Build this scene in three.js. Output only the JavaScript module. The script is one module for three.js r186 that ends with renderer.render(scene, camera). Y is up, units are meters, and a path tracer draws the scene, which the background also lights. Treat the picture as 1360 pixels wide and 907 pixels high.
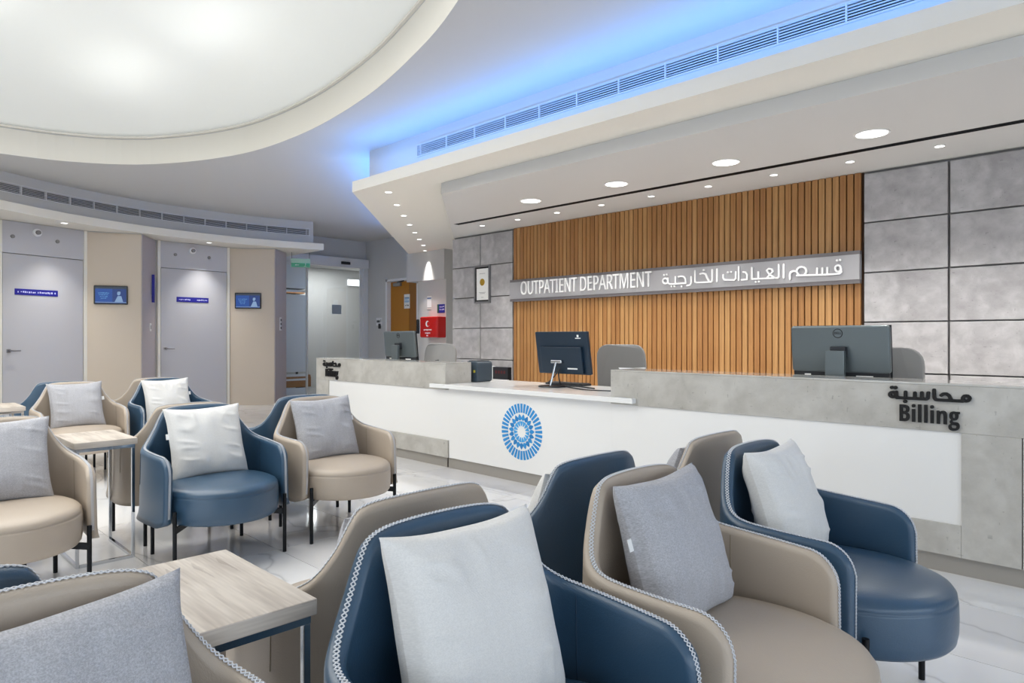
import * as THREE from 'three';
import { RoundedBoxGeometry } from 'three/addons/geometries/RoundedBoxGeometry.js';
import { mergeGeometries } from 'three/addons/utils/BufferGeometryUtils.js';
import { FontLoader } from 'three/addons/loaders/FontLoader.js';
import { TextGeometry } from 'three/addons/geometries/TextGeometry.js';
import { RectAreaLightUniformsLib } from 'three/addons/lights/RectAreaLightUniformsLib.js';

// ---------------------------------------------------------------- camera, exposure, large lights
const scene = new THREE.Scene();
scene.background = new THREE.Color().setRGB(0.62, 0.76, 1.0);   // cool daylight, let in by the glazed fronts behind the lens
const camera = new THREE.PerspectiveCamera(2 * Math.atan(453.5 / 900) * 180 / Math.PI, 1360 / 907, 0.05, 60);
camera.position.set(0, 1.2, 0);
camera.rotation.y = Math.PI / 4;              // the desk and back wall run along x; the lens looks across them at 45 degrees
camera.setViewOffset(1360, 907, 0, 4.5, 1360, 907);
const renderer = new THREE.WebGLRenderer({ antialias: true });
renderer.toneMapping = THREE.LinearToneMapping;
renderer.toneMappingExposure = 1.0;
renderer.shadowMap.enabled = true;
RectAreaLightUniformsLib.init();

const DOME_GLOW = 0.35;        // the backlit stretch ceiling
const DOME_LIGHT = 2.9;
const TUBE_NITS = 17;
const DOWN_CD = 9.5, SPOT_CD = 5.2, WARM = [1.0, 0.975, 0.93];
const COVE_NITS = 68;          // blue light strip behind the bulkhead

function rectLight(x, y, z, w, h, tx, ty, tz, color, nits) {
  const l = new THREE.RectAreaLight(new THREE.Color().setRGB(...color), nits, w, h);
  l.position.set(x, y, z); l.lookAt(tx, ty, tz); scene.add(l); return l;
}
const DAYLIGHT = [0.87, 0.94, 1.0], DAY_NITS = 2.2;
rectLight(3.36, 1.2, -0.2, 6.6, 1.8, 0, 1.2, -0.2, DAYLIGHT, DAY_NITS);     // daylight at the glazed front beside the lens
rectLight(-0.6, 1.2, 4.26, 7.0, 1.8, -0.6, 1.2, 0, DAYLIGHT, DAY_NITS);     // and at the one behind it
// the stretch ceiling's light: a panel just under the membrane, inside the oval opening
rectLight(-5.45, 3.60, 0.05, 5.6, 4.4, -5.45, 0, 0.05, [1, 0.985, 0.95], DOME_LIGHT);

// ---------------------------------------------------------------- helpers
const taken = new Map();
function numbered(name) {
  const n = taken.get(name) ?? 0; taken.set(name, n + 1);
  return n ? `${name}_${String(n).padStart(3, '0')}` : name;
}
function shadow(o) { o.castShadow = true; o.receiveShadow = true; return o; }
function thing(name, label, category, [x, y, z] = [0, 0, 0], turn = 0, group) {
  const o = new THREE.Group(); o.name = numbered(name); o.position.set(x, y, z); o.rotation.y = turn;
  o.userData = { label, category }; if (group) o.userData.group = group;
  scene.add(o); return o;
}
function part(name, geo, mat, parent, label) {
  const m = shadow(new THREE.Mesh(geo, mat)); m.name = name; if (label) m.userData.label = label;
  parent.add(m); return m;
}
function single(name, label, category, geo, mat, pos, group) {
  const m = shadow(new THREE.Mesh(geo, mat)); m.name = numbered(name); m.userData = { label, category };
  if (group) m.userData.group = group; if (pos) m.position.set(...pos); scene.add(m); return m;
}
function struct(name, geo, mat, label, category = 'structure') {
  const m = shadow(new THREE.Mesh(geo, mat)); m.name = numbered(name); m.userData = { kind: 'structure', label, category }; scene.add(m); return m;
}
function copy(o, pos, turn, label, group) {
  const c = o.clone(); c.name = numbered(o.name.replace(/_\d{3}$/, '')); c.position.set(...pos); c.rotation.y = turn ?? o.rotation.y;
  c.userData = { ...o.userData }; if (label) c.userData.label = label; if (group) c.userData.group = group; scene.add(c); return c;
}
let seed = 7;
function rnd() { seed = (seed * 1664525 + 1013904223) >>> 0; return seed / 4294967296; }
const V = (x, y, z) => new THREE.Vector3(x, y, z);
function uvBox(g0, k = 1, du = 0, dv = 0) {      // uv in metres (times k), from each face's main direction
  const g = g0.index ? g0.toNonIndexed() : g0; const p = g.attributes.position, n = g.attributes.normal, uv = new Float32Array(p.count * 2);
  for (let i = 0; i < p.count; i += 3) {
    let ax = 0, ay = 0, az = 0;
    for (let j = 0; j < 3; j++) { ax += Math.abs(n.getX(i + j)); ay += Math.abs(n.getY(i + j)); az += Math.abs(n.getZ(i + j)); }
    for (let j = 0; j < 3; j++) {
      const x = p.getX(i + j), y = p.getY(i + j), z = p.getZ(i + j);
      const [a, b] = ay >= ax && ay >= az ? [x, z] : ax >= az ? [z, y] : [x, y];
      uv[2 * (i + j)] = a * k + du; uv[2 * (i + j) + 1] = b * k + dv;
    }
  }
  g.setAttribute('uv', new THREE.BufferAttribute(uv, 2)); return g;
}
function box(x0, x1, y0, y1, z0, z1, r = 0) {
  const w = x1 - x0, h = y1 - y0, d = z1 - z0;
  const g = r > 0 ? new RoundedBoxGeometry(w, h, d, 2, Math.min(r, w / 2.01, h / 2.01, d / 2.01)) : new THREE.BoxGeometry(w, h, d);
  g.translate((x0 + x1) / 2, (y0 + y1) / 2, (z0 + z1) / 2); return uvBox(g);
}
function merge(list) { return mergeGeometries(list.map((g) => { const h = g.index ? g.toNonIndexed() : g; for (const k of Object.keys(h.attributes)) if (!['position', 'normal', 'uv'].includes(k)) h.deleteAttribute(k); return h; })); }
function bar(a, b, r, sides = 8) {                // round bar from a to b
  const d = V().subVectors(b, a), g = new THREE.CylinderGeometry(r, r, d.length(), sides);
  g.translate(0, d.length() / 2, 0); g.applyQuaternion(new THREE.Quaternion().setFromUnitVectors(V(0, 1, 0), d.clone().normalize())); g.translate(a.x, a.y, a.z); return g;
}
function squareBar(a, b, w, h = w) {
  const d = V().subVectors(b, a), g = new THREE.BoxGeometry(w, h, d.length()); g.translate(0, 0, d.length() / 2);
  const m = new THREE.Matrix4().lookAt(b, a, Math.abs(d.y) > 0.9 * d.length() ? V(1, 0, 0) : V(0, 1, 0)); g.applyMatrix4(m); g.translate(a.x, a.y, a.z); return g;
}
// plan polygon (x, z pairs) raised from y0 to y1
function prism(pts, y0, y1, holes = []) {
  const s = new THREE.Shape(pts.map(([x, z]) => new THREE.Vector2(x, -z)));
  for (const h of holes) s.holes.push(new THREE.Path(h.map(([x, z]) => new THREE.Vector2(x, -z))));
  const g = new THREE.ExtrudeGeometry(s, { depth: y1 - y0, bevelEnabled: false, curveSegments: 4 });
  g.rotateX(-Math.PI / 2); g.translate(0, y0, 0); return uvBox(g);
}
function roundedRect(w, h, r) {
  const s = new THREE.Shape(), x = -w / 2, y = -h / 2;
  s.moveTo(x + r, y); s.lineTo(x + w - r, y); s.quadraticCurveTo(x + w, y, x + w, y + r); s.lineTo(x + w, y + h - r); s.quadraticCurveTo(x + w, y + h, x + w - r, y + h);
  s.lineTo(x + r, y + h); s.quadraticCurveTo(x, y + h, x, y + h - r); s.lineTo(x, y + r); s.quadraticCurveTo(x, y, x + r, y); return s;
}
function plate(w, h, d, r, bevel = 0.003) {       // rounded plate facing +z, its back on z = 0
  const g = new THREE.ExtrudeGeometry(roundedRect(w - 2 * bevel, h - 2 * bevel, Math.max(r, 0.001)), { depth: d - 2 * bevel, bevelEnabled: true, bevelSize: bevel, bevelThickness: bevel, bevelSegments: 2, curveSegments: 6 });
  g.translate(0, 0, bevel); return uvBox(g);
}

// ---------------------------------------------------------------- computed textures
const TABLE = new Float32Array(65536).map(() => rnd());
function lattice(ix, iy, p, s) { ix = ((ix % p) + p) % p; iy = ((iy % p) + p) % p; return TABLE[(ix * 131 + iy * 7919 + s * 3571 + ((ix * iy) % 97) * 613) & 65535]; }
function noise(x, y, p, s) {
  const ix = Math.floor(x), iy = Math.floor(y), fx = x - ix, fy = y - iy, u = fx * fx * (3 - 2 * fx), v = fy * fy * (3 - 2 * fy);
  const a = lattice(ix, iy, p, s), b = lattice(ix + 1, iy, p, s), c = lattice(ix, iy + 1, p, s), d = lattice(ix + 1, iy + 1, p, s);
  return a + (b - a) * u + (c - a) * v + (a - b - c + d) * u * v;
}
function fbm(x, y, p, s, o = 4) { let t = 0, a = 0.5, k = 1; for (let i = 0; i < o; i++) { t += a * noise(x * k, y * k, p * k, s + i); a /= 2; k *= 2; } return t; }
function texture(n, f, { srgb = true, repeat = 1, m = n } = {}) {
  const d = new Uint8Array(n * m * 4);
  for (let y = 0; y < m; y++) for (let x = 0; x < n; x++) {
    const c = f(x / n, y / m), k = 4 * (y * n + x), a = Array.isArray(c) ? c : [c, c, c];
    for (let i = 0; i < 3; i++) d[k + i] = Math.max(0, Math.min(255, 255 * a[i]));
    d[k + 3] = 255;
  }
  const t = new THREE.DataTexture(d, n, m, THREE.RGBAFormat); t.magFilter = THREE.LinearFilter; t.minFilter = THREE.LinearMipmapLinearFilter; t.generateMipmaps = true;
  t.wrapS = t.wrapT = THREE.RepeatWrapping; t.repeat.set(repeat, repeat); if (srgb) t.colorSpace = THREE.SRGBColorSpace; t.needsUpdate = true; return t;
}
const mixC = (a, b, t) => a.map((x, i) => x + (b[i] - x) * t);
const hex = (h) => [(h >> 16) / 255, ((h >> 8) & 255) / 255, (h & 255) / 255];
function concreteTexture(c0, c1, s) {
  return texture(768, (u, v) => {
    const big = fbm(u * 6, v * 6, 6, s, 5), w = fbm(u * 20 + big * 3, v * 20, 20, s + 9, 5), fine = noise(u * 240, v * 240, 240, s + 3), pit = noise(u * 90, v * 90, 90, s + 5);
    let t = 0.4 + 0.75 * (big - 0.48) + 1.3 * (w - 0.48) + 0.10 * (fine - 0.5);
    let c = mixC(c0, c1, Math.max(0, Math.min(1, t)));
    if (pit > 0.93) c = c.map((q) => q * (1 - (pit - 0.93) * 2.4));
    return c;
  }, { repeat: 1 / 1.4 });
}
const texConcreteWall = concreteTexture(hex(0xbab8b9), hex(0x9b9899), 21);
const texConcreteDesk = concreteTexture(hex(0xc2bfb8), hex(0xaba79f), 43);
const texConcreteBump = texture(512, (u, v) => 0.5 + 0.8 * (fbm(u * 16, v * 16, 16, 61, 5) - 0.5) - (noise(u * 60, v * 60, 60, 66) > 0.9 ? 0.2 : 0), { srgb: false, repeat: 1 / 1.4 });
const texWood = texture(256, (u, v) => {
  const w = fbm(u * 10 + 0.4 * noise(u * 4, v * 3, 4, 3), v * 2, 2, 77, 4), f = noise(u * 120, v * 8, 8, 12), ring = 0.5 + 0.5 * Math.sin((u * 9 + 2.2 * noise(u * 3, v * 2, 2, 5)) * 6.283);
  return mixC(hex(0xc29660), hex(0x95683c), Math.max(0, Math.min(1, 0.15 + 0.75 * (w - 0.3) + 0.3 * (f - 0.5) + 0.22 * (ring - 0.5))));
}, { m: 1024 }); texWood.repeat.set(1 / 0.35, 1 / 1.6);
const texLaminate = texture(512, (u, v) => {
  const w = fbm(u * 3, v * 22, 3, 88, 4), f = noise(u * 12, v * 160, 12, 4), k = noise(u * 5, v * 60, 5, 15);
  return mixC(hex(0xd0c6ba), hex(0x988b80), Math.max(0, Math.min(1, 0.1 + 1.3 * (w - 0.36) + 0.35 * (f - 0.5) + (k > 0.86 ? 0.35 : 0))));
}); texLaminate.repeat.set(1 / 0.7, 1 / 0.7);
const texMarble = texture(1024, (u, v) => {
  const wx = fbm(u * 4, v * 4, 4, 31, 5), wy = fbm(u * 4, v * 4, 4, 37, 5);
  const q = u * 1 + v * 3 + 0.9 * (wx - 0.5) * 2, vein = Math.pow(1 - Math.abs(Math.sin(q * Math.PI)), 14), q2 = u * 2 + v * 5 + 1.3 * (wy - 0.5) * 2, vein2 = Math.pow(1 - Math.abs(Math.sin(q2 * Math.PI)), 22);
  const m = fbm(u * 6, v * 6, 6, 51, 4), t = 0.55 * vein * (0.2 + 1.2 * wy) * 0.8 + 0.2 * vein2 * wx + 0.4 * Math.max(0, m - 0.5);
  return mixC(hex(0xf0efee), hex(0x9a989a), Math.max(0, Math.min(0.8, t)));
}); texMarble.repeat.set(1 / 2.4, 1 / 2.4);
const texLeatherBump = texture(512, (u, v) => 0.5 + 0.5 * (noise(u * 90, v * 90, 90, 8) - 0.5) + 0.4 * (noise(u * 180, v * 180, 180, 18) - 0.5), { srgb: false, repeat: 4 });
const texWeave = texture(256, (u, v) => { const a = Math.sin(u * 64 * 6.283), b = Math.sin(v * 64 * 6.283); return 0.5 + 0.22 * a * (Math.sign(b) || 1) + 0.2 * b + 0.25 * (noise(u * 64, v * 64, 64, 2) - 0.5); }, { srgb: false, repeat: 8 });
const heather = (c, k, s) => texture(512, (u, v) => { const n = noise(u * 220, v * 220, 220, s), m = noise(u * 70, v * 190, 10, s + 3); return c.map((q) => q * (1 - k * n - 0.4 * k * m)); }, { repeat: 3 });

// ---------------------------------------------------------------- materials
const std = (o) => new THREE.MeshStandardMaterial(o), phys = (o) => new THREE.MeshPhysicalMaterial(o);
const M = {
  paint: std({ color: 0xc9c8c6, roughness: 0.85 }),
  paintCream: std({ color: 0xe6e2d8, roughness: 0.8 }),
  membrane: phys({ color: 0xf2f4f1, roughness: 1, transmission: 0.4, thickness: 0, emissive: new THREE.Color().setRGB(0.98, 1, 0.97), emissiveIntensity: DOME_GLOW }),
  concrete: std({ map: texConcreteWall, roughness: 0.62, bumpMap: texConcreteBump, bumpScale: 0.0022 }),
  concreteDark: std({ color: 0x858382, roughness: 0.8 }),
  deskConcrete: std({ map: texConcreteDesk, roughness: 0.42, bumpMap: texConcreteBump, bumpScale: 0.0012 }),
  kick: std({ color: 0xa7a29a, roughness: 0.35, metalness: 0.35 }),
  acrylic: phys({ color: 0xefeeeb, roughness: 0.3, clearcoat: 0.5, clearcoatRoughness: 0.12 }),
  solidSurface: phys({ color: 0xeeeeec, roughness: 0.25, clearcoat: 0.4, clearcoatRoughness: 0.1 }),
  slat: [0xffffff, 0xf2e9df, 0xe6d8ca].map((c) => std({ map: texWood, color: c, roughness: 0.5 })),
  slatBack: std({ color: 0x3a2413, roughness: 0.9 }),
  signGrey: std({ color: 0xa6a5a8, roughness: 0.45, metalness: 0.25 }),
  signFrame: std({ color: 0x757173, roughness: 0.5, metalness: 0.3 }),
  letterWhite: std({ color: 0xf4f4f4, roughness: 0.4 }),
  letterBlack: std({ color: 0x060607, roughness: 0.7 }),
  tile: [0xffffff, 0xf7f6f6, 0xf1f0f2].map((c) => phys({ map: texMarble, color: c, roughness: 0.09, clearcoat: 0.3, clearcoatRoughness: 0.04 })),
  grout: std({ color: 0x9b9a9a, roughness: 0.8 }),
  blue: phys({ color: 0x334f67, roughness: 0.34, bumpMap: texLeatherBump, bumpScale: 0.0004, clearcoat: 0.3, clearcoatRoughness: 0.3 }),
  taupe: phys({ color: 0xb4a696, roughness: 0.45, bumpMap: texLeatherBump, bumpScale: 0.0004, clearcoat: 0.12, clearcoatRoughness: 0.4 }),
  blueSeam: std({ color: 0x223a50, roughness: 0.5 }),
  taupeSeam: std({ color: 0x91846f, roughness: 0.5 }),
  stitch: std({ color: 0xd3d5d9, roughness: 0.7 }),
  blackMetal: std({ color: 0x14161a, roughness: 0.4, metalness: 0.6 }),
  chrome: std({ color: 0xc9ccd0, roughness: 0.12, metalness: 1 }),
  laminate: std({ map: texLaminate, roughness: 0.5 }),
  pillowWhite: std({ map: heather(hex(0xeceae6), 0.05, 3), roughness: 0.92, bumpMap: texWeave, bumpScale: 0.0006 }),
  pillowGrey: std({ map: heather(hex(0xcbcbd0), 0.16, 9), roughness: 0.95, bumpMap: texWeave, bumpScale: 0.0008 }),
  tag: std({ color: 0xf3f3f1, roughness: 0.8 }),
  door: std({ color: 0xbdbcc0, roughness: 0.55 }),
  panelCream: std({ color: 0xc8bbaa, roughness: 0.6 }),
  panelMauve: std({ color: 0xb9b0b2, roughness: 0.6 }),
  steel: std({ color: 0x9a9a9c, roughness: 0.3, metalness: 0.9 }),
  vent: std({ color: 0xd8d9dc, roughness: 0.5 }),
  ductDark: std({ color: 0x5b5f66, roughness: 0.5, metalness: 0.7 }),  // slot shade put into the liner colour: metal grey darkened behind the grille blades
  lampGlow: std({ color: 0xffffff, roughness: 0.5, emissive: new THREE.Color().setRGB(1, 0.98, 0.95), emissiveIntensity: 3.5 }),
  lampRim: std({ color: 0xf0f0f0, roughness: 0.4 }),
  blueGlow: std({ color: 0x4070ff, roughness: 0.5, emissive: new THREE.Color().setRGB(0.06, 0.28, 1), emissiveIntensity: 4 }),
  signBlue: std({ color: 0x1c1a8c, roughness: 0.45 }),
  plastic: std({ color: 0xe8e8ea, roughness: 0.5 }),
  darkPlastic: std({ color: 0x1c2026, roughness: 0.45 }),
  navyPlastic: std({ color: 0x12283a, roughness: 0.38 }),
  monitorGrey: phys({ color: 0x666f72, roughness: 0.34, metalness: 0.5 }),
  chairMesh: std({ color: 0x8a8988, roughness: 0.9 }),
  chairFrame: std({ color: 0x55565a, roughness: 0.5 }),
  orange: std({ color: 0xb97a1e, roughness: 0.45 }),
  orangeDark: std({ color: 0x97601a, roughness: 0.45 }),
  red: phys({ color: 0xc4120f, roughness: 0.35, clearcoat: 0.4 }),
  glass: phys({ color: 0xf4f8fa, roughness: 0.02, transmission: 1, thickness: 0, ior: 1.5 }),
  frost: phys({ color: 0xe6ecf2, roughness: 0.85, transmission: 0.55, thickness: 0 }),
  exitAcrylic: phys({ color: 0xc8ead8, roughness: 0.3, transmission: 0.5, thickness: 0 }),
  exitGreen: std({ color: 0x4aa581, roughness: 0.5 }),
  logo: [0x2a8fd2, 0x43a6e2, 0x1f7fc2].map((c) => std({ color: c, roughness: 0.5 })),
  benchWood: std({ color: 0x9a6a3c, roughness: 0.5 }),
  paper: std({ color: 0xf1f1ee, roughness: 0.7 }),
};

// ---------------------------------------------------------------- the room
function structGroup(name, label, category) { const g = new THREE.Group(); g.name = numbered(name); g.userData = { kind: 'structure', label, category }; scene.add(g); return g; }

// floor: marble slabs with open joints over a mortar bed
const floor = struct('floor', box(-16, 3.6, -0.2, -0.004, -11.6, 4.5), M.grout, 'polished white marble slab floor with grey veins', 'floor');
{
  const W = 1.22, D = 0.61, variants = [];
  for (let k = 0; k < 9; k++) {
    const g = uvBox(new THREE.BoxGeometry(W - 0.003, 0.004, D - 0.003), 1, k * 0.77, k * 0.43);
    if (k % 2) { const uv = g.attributes.uv; for (let i = 0; i < uv.count; i++) uv.setXY(i, -uv.getX(i), uv.getY(i)); }
    variants.push(g);
  }
  for (let r = 0; r < 21; r++) for (let c = 0; c < 14; c++) {
    const m = part('floor_tile', variants[Math.floor(rnd() * 9)], M.tile[Math.floor(rnd() * 3)], floor);
    m.position.set(-13.42 + (c + 0.5) * W, -0.002, -8.49 + (r + 0.5) * D);
  }
}

// ceiling with the oval opening
const ovalKnots = [[-9.80, -1.36], [-9.66, -2.0], [-9.20, -2.68], [-7.98, -3.32], [-6.65, -3.48], [-5.19, -3.35], [-4.2, -3.12], [-3.44, -2.87], [-2.45, -2.38], [-1.6, -1.6], [-1.1, -0.5],
  [-1.05, 0.7], [-1.6, 1.9], [-2.8, 2.8], [-4.4, 3.3], [-6.2, 3.35], [-7.9, 2.8], [-9.1, 1.7], [-9.7, 0.4], [-9.85, -0.5]];
const ovalCurve = new THREE.CatmullRomCurve3(ovalKnots.map(([x, z]) => V(x, 0, z)), true, 'centripetal');
const oval = ovalCurve.getSpacedPoints(140).slice(0, 140).map((p) => [p.x, p.z]);
const ceilingMesh = struct('ceiling', prism([[-13.9, -8.6], [3.6, -8.6], [3.6, 4.5], [-13.9, 4.5]], 3.35, 3.70, [oval]), M.paint, 'flat painted ceiling around a large oval opening', 'ceiling');
const ovalMid = oval.reduce((a, p) => [a[0] + p[0] / oval.length, a[1] + p[1] / oval.length], [0, 0]);
const ovalScaled = (k) => oval.map(([x, z]) => [ovalMid[0] + (x - ovalMid[0]) * k, ovalMid[1] + (z - ovalMid[1]) * k]);
function ringStrip(k0, k1, y0, y1, hTop, name) {  // a closed band that follows the oval: inner face k0, outer k1
  return prism(ovalScaled(k1), y0, y1, [ovalScaled(k0)]);
}
struct('trim_1', ringStrip(0.9995, 1.004, 3.352, 3.655), M.paintCream, 'cream vertical band lining the oval ceiling opening', 'trim');
struct('trim_2', ringStrip(0.992, 1.003, 3.668, 3.69), M.paintCream, 'thin cream lip holding the stretch ceiling', 'trim');
{
  const pos = [], idx = [], N = oval.length, K = 14;
  for (let k = 0; k <= K; k++) for (let i = 0; i < N; i++) { const t = 1.01 * k / K, q = ovalScaled(t)[i]; pos.push(q[0], 3.70 + 0.42 * (1 - (k / K) ** 2), q[1]); }
  for (let k = 0; k < K; k++) for (let i = 0; i < N; i++) { const a = k * N + i, b = k * N + (i + 1) % N, c = a + N, d = b + N; idx.push(a, b, c, b, d, c); }
  const g = new THREE.BufferGeometry(); g.setAttribute('position', new THREE.Float32BufferAttribute(pos, 3)); g.setIndex(idx); g.computeVertexNormals();
  struct('ceiling_plenum', merge([prism([[-10.4, -4], [-0.6, -4], [-0.6, 4], [-10.4, 4]], 4.55, 4.6), prism([[-10.4, -4], [-0.6, -4], [-0.6, -3.95], [-10.4, -3.95]], 3.7, 4.55), prism([[-10.4, 3.95], [-0.6, 3.95], [-0.6, 4], [-10.4, 4]], 3.7, 4.55), prism([[-10.4, -3.95], [-10.35, -3.95], [-10.35, 3.95], [-10.4, 3.95]], 3.7, 4.55), prism([[-0.65, -3.95], [-0.6, -3.95], [-0.6, 3.95], [-0.65, 3.95]], 3.7, 4.55)]), M.paint, 'white void above the stretch ceiling', 'ceiling');
  single('stretch_ceiling_light', 'large glowing oval stretch ceiling of white backlit fabric', 'ceiling light', g, M.membrane);
  for (const [x, z] of [[-7.7, -2.1], [-6.0, -2.4], [-4.3, -2.0], [-6.9, -0.7], [-5.1, -0.8], [-3.2, -0.6], [-8.6, 0.6], [-6.9, 0.9], [-5.1, 0.9], [-3.2, 0.9], [-6.2, 2.3], [-4.2, 2.2]]) {
    const l = thing('tube_lamp', 'white tube lamp above the stretch ceiling fabric', 'lamp', [x, 4.50, z], 0, 'tube lamps behind the stretch ceiling');
    part('batten', box(-0.6, 0.6, 0, 0.05, -0.04, 0.04, 0.005), M.plastic, l); part('tube', bar(V(-0.58, -0.025, 0), V(0.58, -0.025, 0), 0.013, 10), M.lampGlow, l);
    rectLight(x, 4.455, z, 1.16, 0.05, x, 0, z, [1, 1, 0.97], TUBE_NITS);
  }
}

// enclosing walls behind the lens
// with glazed fronts
struct('wall_right', merge([box(3.4, 3.6, 0, 0.3, -8.6, 4.5), box(3.4, 3.6, 2.1, 3.35, -8.6, 4.5), box(3.4, 3.6, 0.3, 2.1, -8.6, -3.5), box(3.4, 3.6, 0.3, 2.1, 3.1, 4.5)]), M.paint, 'white wall with a wide window, closing the hall', 'wall');
struct('wall_front', merge([box(-13.9, 3.4, 0, 0.3, 4.3, 4.5), box(-13.9, 3.4, 2.1, 3.35, 4.3, 4.5), box(-13.9, -4.1, 0.3, 2.1, 4.3, 4.5), box(2.9, 3.4, 0.3, 2.1, 4.3, 4.5)]), M.paint, 'white wall with a wide window behind the waiting chairs', 'wall');
{
  const w1 = structGroup('window_1', 'wide window with slim white mullions beside the waiting area', 'window'), w2 = structGroup('window_2', 'wide window with slim white mullions behind the waiting area', 'window');
  for (let k = 0; k < 5; k++) { part('pane', box(3.495, 3.505, 0.33, 2.07, -3.47 + k * 1.32, -2.21 + k * 1.32), M.glass, w1); part('pane', box(-4.07 + k * 1.40, -2.73 + k * 1.40, 0.33, 2.07, 4.395, 4.405), M.glass, w2); }
  for (let k = 0; k < 6; k++) { part('mullion', box(3.46, 3.54, 0.3, 2.1, -3.53 + k * 1.32, -3.47 + k * 1.32), M.plastic, w1); part('mullion', box(-4.13 + k * 1.40, -4.07 + k * 1.40, 0.3, 2.1, 4.36, 4.44), M.plastic, w2); }
}

// back wall of concrete panels and timber slats
const wallBack = struct('wall_back', box(-7.84, 3.5, 0, 2.72, -6.85, -6.62), M.concreteDark, 'feature wall of grey concrete panels and vertical timber slats', 'wall');
{
  const rows = [0, 0.447, 0.895, 1.342, 1.787, 2.237, 2.682], variants = new Map();
  const panel = (x0, x1) => {
    for (let r = 0; r < rows.length - 1; r++) {
      const k = Math.floor(rnd() * 5), w = x1 - x0, h = rows[r + 1] - rows[r], key = `${w.toFixed(2)} ${h.toFixed(2)} ${k}`;
      if (!variants.has(key)) variants.set(key, uvBox(new RoundedBoxGeometry(w - 0.016, h - 0.012, 0.05, 1, 0.004), 1, k * 0.31, k * 0.57));
      const m = part('concrete_panel', variants.get(key), M.concrete, wallBack); m.position.set((x0 + x1) / 2, (rows[r] + rows[r + 1]) / 2, -6.595);
    }
  };
  panel(-7.84, -7.215); panel(-7.215, -6.555);
  for (const [a, b] of [[-2.085, -1.42], [-1.42, -0.755], [-0.755, -0.09], [-0.09, 0.575], [0.575, 1.24], [1.24, 1.905], [1.905, 2.57], [2.57, 3.235]]) panel(a, b);
  part('slat_backing', box(-6.55, -2.09, 0, 2.70, -6.62, -6.60), M.slatBack, wallBack, 'dark board behind the slats');
  const P = (6.54 - 2.10) / 70, sv = [0, 1, 2, 3, 4].map((k) => uvBox(new RoundedBoxGeometry(P - 0.010, 2.698, 0.034, 1, 0.005), 1, k * 0.123, k * 0.37));
  for (let i = 0; i < 70; i++) { const m = part('slat', sv[Math.floor(rnd() * 5)], M.slat[Math.floor(rnd() * 3)], wallBack); m.position.set(-6.54 + (i + 0.5) * P, 1.349, -6.583); }
}

// rear wall with the ochre door, pier and bulkhead
struct('wall_rear', merge([box(-13.3, -12.26, 0, 3.35, -8.62, -8.42), box(-11.1, -7.5, 0, 3.35, -8.62, -8.42), box(-12.26, -11.1, 2.46, 3.35, -8.62, -8.42)]), M.paint, 'pale wall around the ochre wooden door', 'wall');
struct('wall_side', box(-7.7, -7.5, 0, 2.815, -8.42, -6.85), M.paint, 'short white wall behind the concrete wall', 'wall');
struct('wall_pier', box(-10.38, -9.54, 0, 2.815, -8.42, -7.85), M.paint, 'white pier beside the ochre door', 'wall');
struct('trim_3', box(-10.66, -9.52, 2.275, 2.815, -8.42, -7.79), M.paint, 'white boxed bulkhead above the pier, lit by a spot', 'bulkhead');
{
  const d = structGroup('door_3', 'ochre wooden door with closer and paper notice', 'door');
  part('leaf', box(-12.19, -11.54, 0.01, 2.40, -8.54, -8.49, 0.004), M.orange, d);
  part('side_leaf', box(-11.53, -11.17, 0.01, 2.40, -8.54, -8.49, 0.004), M.orangeDark, d, 'narrow darker side leaf');
  part('door_frame', merge([box(-12.26, -12.20, 0, 2.46, -8.56, -8.40), box(-11.16, -11.10, 0, 2.46, -8.56, -8.40), box(-12.26, -11.10, 2.41, 2.46, -8.56, -8.40)]), M.plastic, d);
  const c = part('closer', box(-12.02, -11.78, 2.30, 2.37, -8.49, -8.42, 0.01), M.steel, d); part('closer_arm', squareBar(V(-11.9, 2.38, -8.45), V(-11.62, 2.40, -8.42), 0.02), M.darkPlastic, c);
  part('handle', merge([bar(V(-11.5, 1.05, -8.49), V(-11.5, 1.05, -8.43), 0.01), bar(V(-11.5, 1.05, -8.43), V(-11.63, 1.05, -8.43), 0.01)]), M.steel, d);
}

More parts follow.
